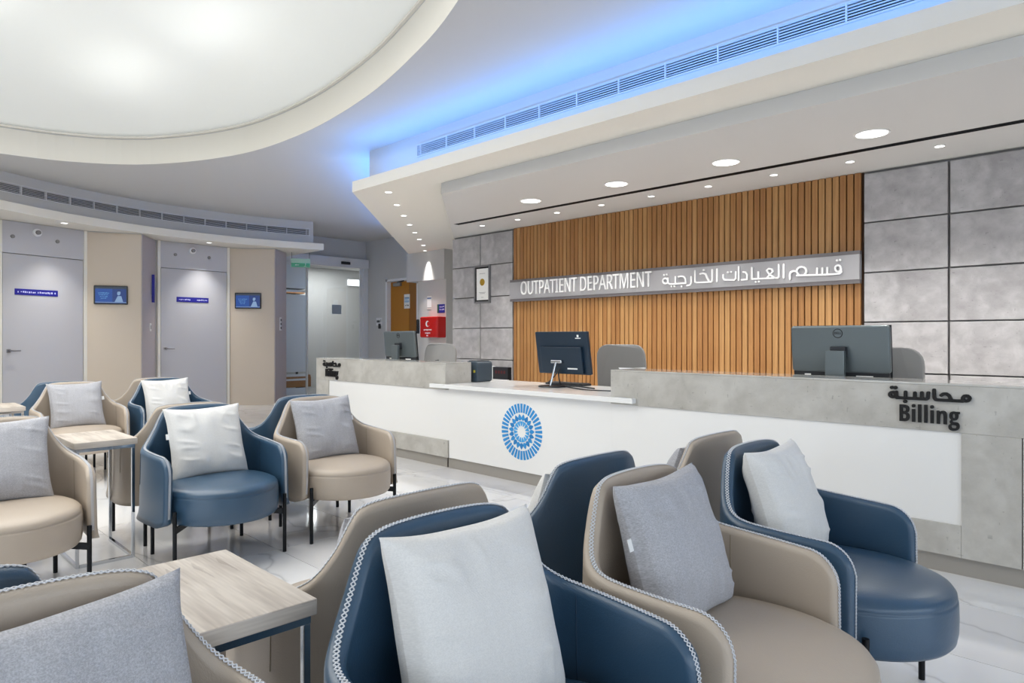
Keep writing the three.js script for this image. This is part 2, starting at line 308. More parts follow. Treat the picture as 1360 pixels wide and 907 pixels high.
// sliding glass door and the corridor behind it
struct('wall_glass_side', box(-13.25, -13.05, 2.93, 3.35, -8.42, -6.2), M.paint, 'pale wall above the sliding glass door', 'wall');
struct('wall_corridor', merge([box(-15.4, -15.2, 0, 2.95, -11.6, -6.2), box(-15.4, -13.06, 0, 2.93, -11.7, -11.6), box(-15.4, -13.9, 0, 2.95, -6.2, -6.0), box(-13.25, -13.06, 0, 2.93, -11.6, -8.62)]), M.paint, 'white corridor walls beyond the sliding glass door', 'wall');
struct('ceiling_corridor', box(-15.4, -13.12, 2.93, 3.0, -11.7, -6.0), M.paint, 'white corridor ceiling beyond the glass door', 'ceiling');
{
  const d = structGroup('door_4', 'sliding glass door with frosted side panel under a boxed header', 'door');
  const h = part('header_box', box(-13.05, -12.90, 2.735, 2.935, -8.40, -6.45, 0.006), M.vent, d, 'aluminium sliding door header');
  part('sensor', box(-12.90, -12.87, 2.79, 2.85, -7.92, -7.70, 0.01), M.darkPlastic, h);
  part('jamb', box(-13.08, -12.96, 0, 2.735, -8.42, -8.30), M.vent, d);
  const leaf = part('glass_leaf', box(-13.03, -13.02, 0.02, 2.73, -8.30, -6.95), M.glass, d);
  part('leaf_stile', merge([box(-13.04, -13.01, 0.01, 2.73, -8.30, -8.24), box(-13.04, -13.01, 0.01, 2.73, -6.99, -6.95)]), M.vent, leaf);
  part('sticker', box(-13.018, -13.015, 1.72, 1.92, -7.78, -7.55), std({ color: 0x9aa7b5, roughness: 0.6 }), leaf, 'pale blue square sticker');
  const fx = part('frosted_panel', merge([[0.02, 0.17], [0.32, 0.36], [0.405, 0.455], [0.50, 2.10], [2.15, 2.20], [2.23, 2.73]].map(([p, q]) => box(-13.07, -13.06, p, q, -6.99, -6.3))), M.frost, d, 'frosted film bands on a glass side panel');
  part('clear_pane', box(-13.085, -13.08, 0.02, 2.73, -6.99, -6.3), M.glass, fx);
}
{
  const b = thing('corridor_bench', 'brown slatted wooden bench seen behind the frosted glass panel', 'bench', [-14.85, 0, -7.25]);
  for (const z of [-0.55, 0.55]) part('leg', box(-0.16, 0.16, 0, 0.30, z - 0.03, z + 0.03), M.blackMetal, b);
  for (let k = 0; k < 4; k++) part('slat', box(-0.2 + k * 0.1, -0.12 + k * 0.1, 0.30, 0.34, -0.7, 0.7, 0.006), M.benchWood, b);
  part('front_board', box(0.18, 0.2, 0.06, 0.30, -0.7, 0.7, 0.004), M.benchWood, b);
  for (let k = 0; k < 2; k++) part('back_slat', box(-0.24, -0.21, 0.42 + k * 0.13, 0.50 + k * 0.13, -0.7, 0.7, 0.006), M.benchWood, b);
  for (const z of [-0.6, 0.55]) part('back_support', box(-0.27, -0.24, 0, 0.63, z, z + 0.05), M.blackMetal, b);
  const s = thing('corridor_shelf', 'dark wall shelf high up behind the frosted glass panel', 'shelf', [-15.2, 2.26, -7.25]);
  part('board', box(0.0, 0.25, 0, 0.03, -0.7, 0.7, 0.004), M.benchWood, s); part('upper_board', box(0.0, 0.25, 0.10, 0.125, -0.7, 0.7, 0.004), M.darkPlastic, s); for (const z of [-0.5, 0.48]) part('bracket', box(0, 0.2, -0.06, 0.12, z, z + 0.02), M.steel, s);
  const l = thing('corridor_wall_lamp', 'bright white rectangular lamp on the corridor wall behind glass', 'lamp', [-15.2, 2.55, -9.55]);
  part('lamp_body', box(0, 0.04, -0.02, 0.16, -0.32, 0.32, 0.005), M.plastic, l); part('lamp_diffuser', box(0.04, 0.06, 0, 0.14, -0.3, 0.3, 0.005), M.lampGlow, l);
  rectLight(-15.13, 2.62, -9.55, 0.6, 0.14, -13, 2.62, -9.55, [1, 0.99, 0.97], 4);
  rectLight(-14.3, 2.92, -8.2, 0.6, 1.2, -14.3, 0, -8.2, [1, 0.99, 0.97], 14);
  const p = thing('corridor_ceiling_panel', 'square light panel in the corridor ceiling beyond the glass', 'lamp', [-14.3, 2.93, -8.2]);
  part('panel_frame', box(-0.32, 0.32, -0.004, 0, -0.62, 0.62), M.plastic, p); part('panel_glow', box(-0.3, 0.3, -0.008, -0.004, -0.6, 0.6), M.lampGlow, p);
}

// saw-tooth wall with the consulting room doors
const A1 = [-11.77, -2.64], B1 = [-11.47, -3.36], C1 = [-12.05, -3.73], A2 = [-12.14, -4.97], B2 = [-11.66, -5.61], C2 = [-12.07, -6.03], C0 = [-11.42, -1.48], B0 = [-10.84, -1.13], A0 = [-11.14, -0.41];
const wallLeft = struct('wall_left', prism([[-13.9, 4.4], [-10.8, 4.4], [-10.95, 0.8], A0, B0, C0, A1, B1, C1, A2, B2, C2, [-13.06, -6.2], [-13.9, -6.2]], 0, 2.815), M.paint, 'saw-tooth wall of white door bays and cream piers', 'wall');
function along(p, q, s0, s1, y0, y1, t, off = 0, r = 0) {   // a slab on the face p-q, from s0 to s1 metres along it, standing off the face
  const dx = q[0] - p[0], dz = q[1] - p[1], L = Math.hypot(dx, dz), ex = dx / L, ez = dz / L, nx = -ez, nz = ex;
  const g = box(s0, s1 ?? L, y0, y1, 0, t, r);
  const m = new THREE.Matrix4().makeBasis(V(ex, 0, ez), V(0, 1, 0), V(nx, 0, nz)); m.setPosition(p[0] + nx * off, 0, p[1] + nz * off);
  g.applyMatrix4(m); return g;
}
const segLen = (p, q) => Math.hypot(q[0] - p[0], q[1] - p[1]);
for (const [a, b, c] of [[A1, B1, C1], [A2, B2, C2]]) {
  const L = segLen(a, b), S = segLen(b, c);
  part('cream_panel', along(a, b, 0.012, L, 0.0, 2.80, 0.014, 0, 0.003), M.panelCream, wallLeft, 'cream laminated pier panel');
  part('return_panel', along(b, c, 0, S - 0.008, 0.0, 2.80, 0.012, 0, 0.003), M.panelMauve, wallLeft, 'narrow mauve-grey return panel');
}
function consultingDoor(name, p, q, s0, s1, label, handleAt) {
  const d = structGroup(name, label, 'door');
  const leaf = part('leaf', along(p, q, s0, s1, 0.008, 2.360, 0.045, 0, 0.002), M.door, d);
  part('transom_panel', along(p, q, s0 - 0.010, s1 + 0.010, 2.370, 2.81, 0.045, 0, 0.002), M.door, d);
  part('door_frame', merge([along(p, q, s0 - 0.055, s0 - 0.010, 0, 2.81, 0.056), along(p, q, s1 + 0.010, s1 + 0.055, 0, 2.81, 0.056)]), M.paintCream, d);
  part('handle', merge([along(p, q, handleAt - 0.025, handleAt + 0.025, 1.00, 1.05, 0.012, 0.045, 0.004), along(p, q, handleAt - 0.01, handleAt + 0.01, 1.015, 1.035, 0.05, 0.045), along(p, q, handleAt - 0.01 - (handleAt > (s0 + s1) / 2 ? 0.13 : -0.02), handleAt + (handleAt > (s0 + s1) / 2 ? 0.01 : 0.13), 1.015, 1.035, 0.018, 0.086, 0.004)]), M.steel, leaf);
  return d;
}
const L1 = segLen(C0, A1), L2 = segLen(C1, A2);
consultingDoor('door_1', C0, A1, 0.13, L1 - 0.02, 'pale flush door with lever handle and long blue nameplate', 0.20);
consultingDoor('door_2', C1, A2, 0.08, L2 - 0.05, 'pale flush door with lever handle and short blue nameplate', 0.15);
function faceDisc(p, q, s, y, r, t, off) {
  const dx = q[0] - p[0], dz = q[1] - p[1], L = Math.hypot(dx, dz), ex = dx / L, ez = dz / L, nx = -ez, nz = ex;
  const g = new THREE.CylinderGeometry(r, r, t, 20); g.rotateX(Math.PI / 2); g.translate(s, y, t / 2);
  const m = new THREE.Matrix4().makeBasis(V(ex, 0, ez), V(0, 1, 0), V(nx, 0, nz)); m.setPosition(p[0] + nx * off, 0, p[1] + nz * off); g.applyMatrix4(m); return g;
}
for (const [p, q, L, where, spots] of [[C0, A1, L1, 'long blue nameplate', [0.25, 0.83, 0.555]], [C1, A2, L2, 'short blue nameplate', [0.31, 0.88, 0.59]]]) {
  for (let k = 0; k < 2; k++) single('transom_sensor', `small dark round sensor above the door with the ${where}`, 'sensor', faceDisc(p, q, spots[k], 2.60, 0.026, 0.015, 0.045), M.concreteDark, null, `sensors above the ${where}`);
  const s = thing('sounder', `pale round alarm sounder above the door with the ${where}`, 'alarm');
  part('base', faceDisc(p, q, spots[2], 2.69, 0.055, 0.03, 0.045), M.plastic, s); part('dome', faceDisc(p, q, spots[2], 2.69, 0.03, 0.05, 0.06), M.concreteDark, s);
}

// ---------------------------------------------------------------- bulkheads under the ceiling
struct('ceiling_bulkhead', prism([[-6.55, -4.05], [3.5, -4.05], [3.5, -8.42], [-10.85, -8.42], [-10.85, -8.02]], 2.815, 2.93), M.paintCream, 'deep cream bulkhead over the reception desk', 'ceiling');
struct('ceiling_lower', prism([[-5.51, -4.47], [3.5, -4.47], [3.5, -6.70], [-7.9, -6.70], [-7.84, -6.6]], 2.70, 2.814, [[[-6.85, -5.845], [3.4, -5.845], [3.4, -5.765], [-6.85, -5.765]]]), M.paint, 'lower white ceiling plane over the reception desk', 'ceiling');
const UP0 = [-6.68, -4.36];
const upstandPlan = [UP0, [3.5, -4.36], [3.5, -8.42], [-10.85, -8.42], [-10.85, -8.28]];
struct('wall_upstand', merge([prism(upstandPlan, 2.93, 3.122), prism(upstandPlan, 3.232, 3.35), prism([UP0, [-5.76, -4.36], [-5.76, -4.62], [3.5, -4.62], ...upstandPlan.slice(2)], 3.122, 3.232)]), M.paint, 'white upstand with a long air grille above the bulkhead', 'wall');
const arcC = [-6.135, -4.59], arcAt = (r, deg) => [arcC[0] + r * Math.cos(deg * Math.PI / 180), arcC[1] + r * Math.sin(deg * Math.PI / 180)];
const arcLine = (r, a0, a1, n = 40) => Array.from({ length: n + 1 }, (_, i) => arcAt(r, a0 + (a1 - a0) * i / n));
struct('ceiling_bulkhead_curved', prism([...arcLine(5.38, 199, 143), [-10.40, -0.4], [-10.3, 1], [-10.2, 4.3], [-13.8, 4.3], [-13.8, -6.34]], 2.815, 2.93), M.paintCream, 'curved cream bulkhead over the consulting room doors', 'ceiling');
const curvedPlan = [...arcLine(5.58, 197.4, 143), [-10.6, -0.4], [-10.5, 1], [-10.4, 4.3], [-13.8, 4.3], [-13.8, -6.27]];
struct('wall_upstand_curved', merge([prism(curvedPlan, 2.93, 3.098), prism(curvedPlan, 3.208, 3.35), prism([arcAt(5.58, 197.4), arcAt(5.58, 196.6), ...arcLine(5.82, 196.6, 143), arcAt(5.58, 143), ...curvedPlan.slice(41)], 3.098, 3.208)]), M.paint, 'curved upstand with an air grille over the consulting room doors', 'wall');

// blue light strip lying on the bulkhead ledge, behind its edge
{
  single('light_strip', 'straight blue light strip hidden on the ledge above the reception bulkhead', 'light strip', box(-6.5, 3.3, 2.931, 2.943, -4.11, -4.09), M.blueGlow);
  single('light_strip', 'slanting blue light strip hidden on the ledge at the bulkhead end', 'light strip', squareBar(V(-6.72, 2.938, -4.33), V(-10.6, 2.938, -7.93), 0.02, 0.012), M.blueGlow);
  const blue = [0.10, 0.36, 1];
  rectLight(-1.6, 2.946, -4.10, 9.8, 0.02, -1.6, 4, -4.13, blue, COVE_NITS);
  const e = rectLight(-8.66, 2.946, -6.13, 5.2, 0.02, -8.66, 4, -6.13, blue, COVE_NITS * 1.4); e.rotateZ(Math.atan2(3.6, 3.88));
}

// air grilles
{
  const g = thing('air_grille', 'long straight linear air grille in the blue-lit upstand', 'air grille');
  const x0 = -5.76, x1 = 3.35, z = -4.36, y0 = 3.122, y1 = 3.232;
  part('duct_liner', merge([box(x0, x1, y0, y1, z - 0.258, z - 0.252), box(x0, x1, y0, y0 + 0.003, z - 0.252, z - 0.06), box(x0, x1, y1 - 0.003, y1, z - 0.252, z - 0.06)]), M.ductDark, g, 'duct liner darkened to deepen the shade behind the blades');
  for (let k = 0; k < 6; k++) part('blade', box(x0, x1, y0 + 0.0125 + k * 0.0185, y0 + 0.0170 + k * 0.0185, z - 0.006, z + 0.008), M.vent, g);
  for (let k = 0; k < 22; k++) part('mullion', box(x0 + 0.05 + k * 0.423, x0 + 0.058 + k * 0.423, y0, y1, z, z + 0.016), M.vent, g);
  part('frame', merge([box(x0 - 0.01, x1, y1, y1 + 0.012, z, z + 0.014), box(x0 - 0.01, x1, y0 - 0.012, y0, z, z + 0.014), box(x0 - 0.012, x0, y0, y1, z, z + 0.014)]), M.paint, g);
  const c = thing('air_grille', 'curved linear air grille over the consulting room doors', 'air grille');
  const band = (r0, r1, ya, yb, a0, a1) => prism([...arcLine(r0, a0, a1, 48), ...arcLine(r1, a1, a0, 48)], ya, yb);
  part('duct_liner', merge([band(5.81, 5.816, 3.098, 3.208, 196.5, 143.1), band(5.64, 5.81, 3.098, 3.101, 196.5, 143.1), band(5.64, 5.81, 3.205, 3.208, 196.5, 143.1)]), M.ductDark, c, 'duct liner darkened to deepen the shade behind the blades');
  for (let k = 0; k < 5; k++) part('blade', band(5.572, 5.586, 3.112 + k * 0.0215, 3.118 + k * 0.0215, 196.6, 143), M.vent, c);
  for (let a = 196.2; a > 143; a -= 3.6) part('mullion', band(5.566, 5.60, 3.098, 3.208, a, a - 0.09), M.vent, c);
  part('frame', merge([band(5.564, 5.58, 3.208, 3.22, 196.8, 143), band(5.564, 5.58, 3.086, 3.098, 196.8, 143)]), M.vent, c);
  const s = thing('slot_diffuser', 'long narrow slot diffuser along the lower ceiling over the desk', 'air grille');
  for (const zz of [-5.845, -5.8205, -5.7955, -5.771]) part('fin', box(-6.85, 3.4, 2.697, 2.703, zz, zz + 0.006), M.blackMetal, s);
  part('duct_liner', merge([box(-6.849, 3.399, 2.808, 2.813, -5.844, -5.766), box(-6.849, 3.399, 2.703, 2.808, -5.8445, -5.8425), box(-6.849, 3.399, 2.703, 2.808, -5.7675, -5.7655)]), M.ductDark, s, 'darkened duct liner above the slots');
}

// lamps: each is a rim, a glowing face and a light just below the face
function lamp(name, label, group, x, y, z, r, cd, angle, penumbra, soft = 2) {
  const l = thing(name, label, 'ceiling light', [x, y, z], 0, group);
  const rim = new THREE.LatheGeometry([[r, 0], [r * 1.14, 0], [r * 1.14, -0.004], [r * 1.02, -0.006], [r, -0.002]].map(([a, b]) => new THREE.Vector2(a, b)), 28); part('rim', rim, M.lampRim, l);
  const face = new THREE.CylinderGeometry(r, r, 0.004, 28); face.translate(0, -0.002, 0); part('lamp_face', face, M.lampGlow, l);
  const s = new THREE.SpotLight(new THREE.Color().setRGB(...WARM), cd, 0, angle, penumbra, 2); s.name = 'lamp_beam'; s.position.set(0, -0.012, 0); s.target.position.set(0, -1, 0); s.castShadow = true; s.shadow.radius = soft;
  l.add(s); l.add(s.target); return l;
}
[-1.648, -2.80, -3.945, -5.09, -0.5, 0.65].forEach((x, i) => lamp('downlight', 'large round downlight in the lower ceiling over the desk', 'large downlights over the desk', x, 2.70, -5.38, 0.105, DOWN_CD, 1.15, 0.8, 5));
for (let k = 0; k < 13; k++) lamp('wall_spotlight', 'small round spotlight close to the slat and concrete wall', 'small spotlights along the feature wall', -6.66 + k * 0.66, 2.70, -6.10, 0.033, SPOT_CD, 0.62, 0.7, 1.5);
for (let k = 0; k < 8; k++) lamp('bulkhead_spotlight', 'small round spotlight in the slanting end of the bulkhead', 'small spotlights in the slanting bulkhead end', k === 7 ? -9.98 : -6.26 - k * 0.527, 2.815, k === 7 ? -7.71 : -4.33 - k * 0.485, 0.036, SPOT_CD * (k === 7 ? 2.2 : 1.2), k === 7 ? 0.42 : 0.65, 0.7, 1.5);
lamp('door_spotlight', 'small spotlight in the curved bulkhead over the long blue nameplate', 'spotlights over the consulting room doors', -11.16, 2.815, -2.28, 0.04, SPOT_CD * 1.5, 0.75, 0.8, 1.5);
lamp('door_spotlight', 'small spotlight in the curved bulkhead over the short blue nameplate', 'spotlights over the consulting room doors', -11.72, 2.815, -4.48, 0.04, SPOT_CD * 1.5, 0.75, 0.8, 1.5);

// hanging exit sign
{
  const e = thing('exit_sign', 'green and clear acrylic exit sign hanging from the curved bulkhead', 'exit sign', [-11.86, 2.53, -6.22], Math.PI / 4 + 0.35);
  part('acrylic_panel', box(-0.175, 0.175, 0, 0.17, -0.004, 0.004, 0.002), M.exitAcrylic, e);
  const f = part('green_band', box(-0.165, 0.165, 0.012, 0.085, 0.0045, 0.007), M.exitGreen, e);
  part('running_figure', merge([new THREE.SphereGeometry(0.009, 8, 6).translate(0.09, 0.07, 0.008), squareBar(V(0.09, 0.06, 0.009), V(0.08, 0.035, 0.009), 0.012, 0.003), squareBar(V(0.08, 0.035, 0.009), V(0.1, 0.016, 0.009), 0.008, 0.003), squareBar(V(0.08, 0.035, 0.009), V(0.06, 0.018, 0.009), 0.008, 0.003)]), M.letterWhite, f);
  part('arrow', merge([box(-0.10, -0.03, 0.044, 0.052, 0.007, 0.009), squareBar(V(-0.10, 0.048, 0.008), V(-0.08, 0.066, 0.008), 0.008, 0.002), squareBar(V(-0.10, 0.048, 0.008), V(-0.08, 0.030, 0.008), 0.008, 0.002)]), M.letterWhite, f);
  for (const x of [-0.16, 0.16]) part('hanging_rod', bar(V(x, 0.17, 0), V(x, 0.285, 0), 0.004, 6), M.blackMetal, e);
}

// ---------------------------------------------------------------- nameplates, screens and fittings on the saw-tooth wall
function canvasTexture(w, h, draw) { const c = document.createElement('canvas'); c.width = w; c.height = h; draw(c.getContext('2d'), w, h); const t = new THREE.CanvasTexture(c); t.colorSpace = THREE.SRGBColorSpace; return t; }
function faceFrame(p, q, s, y, off) {            // position and turn for something hung on face p-q
  const dx = q[0] - p[0], dz = q[1] - p[1], L = Math.hypot(dx, dz), ex = dx / L, ez = dz / L;
  return { pos: [p[0] + ex * s - ez * off, y, p[1] + ez * s + ex * off], turn: Math.atan2(-ez, ex) };
}
function planeFace(w, h, z, map, parent, name, mat, label) {
  const g = new THREE.PlaneGeometry(w, h); g.translate(0, 0, z); return part(name, g, mat ?? std({ map, roughness: 0.5 }), parent, label);
}
function blurWords(c, x, y, w, h, n) { let p = x; for (let i = 0; i < n && p < x + w; i++) { const k = h * (0.35 + 0.5 * rnd()); c.fillRect(p, y + (h - k) / 2 + (rnd() - 0.5) * h * 0.2, h * (0.3 + 0.35 * rnd()), k); p += h * 0.72; } }
for (const [p, q, s0, s1, y0, y1, parts, label] of [
  [C0, A1, 0.275, 0.835, 1.800, 1.886, [[0.06, 0.04], [0.13, 0.33], [0.52, 0.36], [0.92, 0.035]], 'long royal blue door nameplate with white writing'],
  [C1, A2, 0.33, 0.87, 1.81, 1.895, [[0.07, 0.05], [0.16, 0.24], [0.63, 0.14], [0.80, 0.14]], 'short royal blue door nameplate with spaced white writing']]) {
  const f = faceFrame(p, q, (s0 + s1) / 2, (y0 + y1) / 2, 0.045), t = thing('nameplate', label, 'sign', f.pos, f.turn);
  part('plate', plate(s1 - s0, y1 - y0, 0.006, 0.002, 0.001), M.signBlue, t);
  planeFace(s1 - s0 - 0.004, y1 - y0 - 0.004, 0.0068, canvasTexture(512, 80, (c, w, h) => { c.fillStyle = '#1c1a8c'; c.fillRect(0, 0, w, h); c.fillStyle = '#cfd0f4'; for (const [a, b] of parts) blurWords(c, a * w, 0.3 * h, b * w, 0.4 * h, 30); }), t, 'lettering');
}
for (const [p, q, s, y, label] of [[A1, B1, 0.375, 1.855, 'small wall screen with blue picture, near the long blue nameplate'], [A2, B2, 0.35, 1.868, 'small wall screen with blue picture, near the narrow switch plate']]) {
  const f = faceFrame(p, q, s, y, 0.016), t = thing('wall_screen', label, 'screen', f.pos, f.turn);
  part('bezel', plate(0.45, 0.285, 0.03, 0.012, 0.003), M.darkPlastic, t);
  const map = canvasTexture(512, 300, (c, w, h) => {
    c.fillStyle = '#0d56b8'; c.fillRect(0, 0, w, h); c.fillStyle = '#0a3f92'; c.fillRect(w * 0.55, h * 0.12, w * 0.45, h * 0.8); c.fillStyle = '#2f4258'; c.fillRect(0, 0, w, h * 0.12);
    c.fillStyle = '#5fa8ee'; for (let k = 0; k < 4; k++) blurWords(c, w * (0.09 + 0.03 * k), h * (0.34 + 0.11 * k), w * (0.36 - 0.06 * k), h * 0.09, 16);
    c.fillStyle = '#9fc4f2'; c.beginPath(); c.ellipse(w * 0.76, h * 0.38, w * 0.055, h * 0.14, 0.2, 0, 7); c.fill(); c.beginPath(); c.moveTo(w * 0.62, h * 0.93); c.lineTo(w * 0.72, h * 0.56); c.lineTo(w * 0.84, h * 0.56); c.lineTo(w * 0.90, h * 0.93); c.fill();
    c.fillStyle = '#123a7c'; c.fillRect(w * 0.70, h * 0.2, w * 0.12, h * 0.08); c.fillStyle = '#b9d4f4'; c.fillRect(0, h * 0.94, w, h * 0.025);
  });
  planeFace(0.41, 0.245, 0.0305, null, t, 'screen_picture', std({ color: 0x05070a, roughness: 0.25, emissive: 0xffffff, emissiveMap: map, emissiveIntensity: 0.55 }), 'lit blue picture');
}
{
  let f = faceFrame(B1, C1, 0.454, 2.0, 0.012); let t = thing('blade_sign', 'thin upright dark blue blade sign on the mauve return', 'sign', f.pos, f.turn);
  part('blade', box(-0.012, 0.012, -0.225, 0.225, 0.01, 0.05, 0.003), M.signBlue, t); part('fixing', box(-0.018, 0.018, -0.1, 0.1, 0, 0.012, 0.003), M.steel, t);
  f = faceFrame(B1, C1, 0.40, 1.375, 0.012); t = thing('light_switch', 'white light switch on the mauve return below the blade sign', 'switch', f.pos, f.turn); part('plate', plate(0.07, 0.13, 0.01, 0.006), M.plastic, t); part('rocker', box(-0.018, 0.018, -0.03, 0.03, 0.01, 0.016, 0.003), M.signGrey, t);
  f = faceFrame(B2, C2, 0.26, 1.46, 0.012); t = thing('switch_plate', 'tall narrow plate of three dark switches on the pier', 'switch', f.pos, f.turn); part('plate', plate(0.09, 0.24, 0.01, 0.006), M.plastic, t);
  for (const y of [-0.072, 0, 0.072]) part('switch', box(-0.024, 0.024, y - 0.024, y + 0.024, 0.01, 0.017, 0.003), M.chairFrame, t);
}

// notices and fittings by the ochre door
{
  let t = thing('room_sign', 'small pale room sign with dark band left of the ochre door', 'sign', [-12.52, 1.56, -8.42]); part('plate', plate(0.22, 0.17, 0.006, 0.004, 0.001), M.plastic, t);
  part('dark_band', box(-0.09, 0.03, -0.02, 0.03, 0.006, 0.008), M.chairFrame, t); part('small_mark', box(0.055, 0.08, -0.01, 0.05, 0.006, 0.008), M.signGrey, t);
  t = thing('card_reader', 'small black card reader on the wall beside the ochre door', 'card reader', [-12.49, 1.46, -8.42]); part('reader_body', plate(0.06, 0.11, 0.03, 0.015), M.darkPlastic, t); part('reader_light', box(-0.01, 0.01, 0.025, 0.032, 0.03, 0.032), M.steel, t);
  t = thing('door_notice', 'white printed paper notice stuck on the ochre door', 'notice', [-11.60, 1.97, -8.488]); part('sheet', plate(0.20, 0.30, 0.003, 0.002, 0.0005), M.paper, t);
  planeFace(0.19, 0.29, 0.0034, canvasTexture(128, 192, (c, w, h) => { c.fillStyle = '#f2f3f2'; c.fillRect(0, 0, w, h); c.fillStyle = '#a9cbe4'; c.fillRect(8, 40, w - 16, 70); c.fillStyle = '#2d5f96'; c.fillRect(10, 40, w - 20, 8); c.fillStyle = '#fff'; blurWords(c, 16, 66, 90, 22, 12); c.fillStyle = '#1c1c1e'; blurWords(c, 20, 140, 90, 22, 10); }), t, 'print');
  t = thing('wall_phone', 'dark wall telephone on the white pier beside the red cabinet', 'telephone', [-10.25, 1.42, -7.85]); part('base', plate(0.10, 0.26, 0.04, 0.02), M.plastic, t); part('handset', plate(0.05, 0.27, 0.05, 0.02).translate(-0.05, 0, 0.03), M.darkPlastic, t);
  t = thing('wall_notice', 'small white notice with blue heading above the wall telephone', 'notice', [-10.03, 1.86, -7.85]); part('sheet', plate(0.13, 0.25, 0.003, 0.002, 0.0005), M.paper, t);
  part('heading', box(-0.06, 0.06, 0.07, 0.095, 0.003, 0.005), std({ color: 0x4d6597, roughness: 0.6 }), t); part('lower_line', box(-0.06, 0.06, -0.1, -0.088, 0.003, 0.005), M.signGrey, t);
  t = thing('first_aid_sign', 'small royal blue sign with green strip above the red cabinet', 'sign', [-9.66, 1.74, -7.85]); part('plate', plate(0.17, 0.16, 0.006, 0.003, 0.001), M.signBlue, t); part('green_strip', box(-0.13, -0.09, -0.08, 0.08, 0, 0.007), std({ color: 0x2a5a44, roughness: 0.5 }), t);
  planeFace(0.15, 0.14, 0.0068, canvasTexture(96, 96, (c, w, h) => { c.fillStyle = '#1c1f96'; c.fillRect(0, 0, w, h); c.fillStyle = '#d7daf6'; blurWords(c, 10, 12, 76, 26, 9); blurWords(c, 10, 46, 76, 26, 9); }), t, 'lettering');
  t = thing('first_aid_cabinet', 'red first aid wall cabinet with white crescent', 'cabinet', [-9.74, 1.40, -7.85]);
  part('body', box(-0.30, 0.20, -0.19, 0.19, 0.0, 0.20, 0.015), M.red, t);
  const dr = part('front_door', box(-0.29, 0.19, -0.18, 0.18, 0.20, 0.215, 0.006), M.red, t);
  const cres = new THREE.Shape(); cres.absarc(-0.07, 0.06, 0.055, 0.6, 2 * Math.PI - 0.6, false); cres.absarc(-0.045, 0.06, 0.042, 2 * Math.PI - 0.95, 0.95, true);
  part('crescent', new THREE.ExtrudeGeometry(cres, { depth: 0.002, bevelEnabled: false, curveSegments: 12 }).translate(0, 0, 0.2152), M.letterWhite, dr);
  part('lettering', merge([[-0.18, -0.05, 0.24], [-0.14, -0.11, 0.16], [-0.10, -0.155, 0.05]].flatMap(([x, y, w]) => Array.from({ length: Math.round(w / 0.026) }, (_, i) => box(x + i * 0.026, x + i * 0.026 + 0.017, y - 0.006 - 0.008 * rnd(), y + 0.012, 0.215, 0.217)))), M.letterWhite, dr);
}

// ---------------------------------------------------------------- sign band and lettering on the feature wall
const fontRegular = await new FontLoader().loadAsync('fonts/droid/droid_sans_regular.typeface.json');
const fontBold = await new FontLoader().loadAsync('fonts/droid/droid_sans_bold.typeface.json');
function letters(text, font, capHeight, width, depth, parent, mat, x0, y0, z, tracking = 0) {   // each letter a mesh, fitted to a width
  const size = capHeight / 0.714; const made = []; let x = 0;
  for (const ch of text) {
    const gl = font.data.glyphs[ch], adv = gl.ha * size / font.data.resolution;
    if (ch !== ' ') made.push([new TextGeometry(ch, { font, size, depth, curveSegments: 5, bevelEnabled: false }), x]);
    x += adv + tracking;
  }
  const k = width / x;
  for (const [g, at] of made) { g.translate(at, 0, 0); g.scale(k, 1, 1); g.translate(x0, y0, z); part('letter', uvBox(g), mat, parent); }
}
function strokes(list, w, depth, z) {             // lettering drawn as even pen strokes with round ends, standing off a wall
  const gs = [], up = () => z + depth / 2 + gs.length * 0.00012, dot = (x, y, r) => { const g = new THREE.CylinderGeometry(r, r, depth, 12); g.rotateX(Math.PI / 2); g.translate(x, y, up()); gs.push(g); };
  for (const line of list) {
    const isDot = line.length === 2 && Math.hypot(line[0][0] - line[1][0], line[0][1] - line[1][1]) < 0.006;
    if (isDot) { dot((line[0][0] + line[1][0]) / 2, (line[0][1] + line[1][1]) / 2, w * 0.6); continue; }
    line.forEach(([x, y]) => dot(x, y, w / 2));
    for (let i = 1; i < line.length; i++) {
      const [ax, ay] = line[i - 1], [bx, by] = line[i], L = Math.hypot(bx - ax, by - ay); if (L < 1e-4) continue;
      const g = new THREE.BoxGeometry(L, w, depth); g.rotateZ(Math.atan2(by - ay, bx - ax)); g.translate((ax + bx) / 2, (ay + by) / 2, up()); gs.push(g);
    }
  }
  return merge(gs);
}
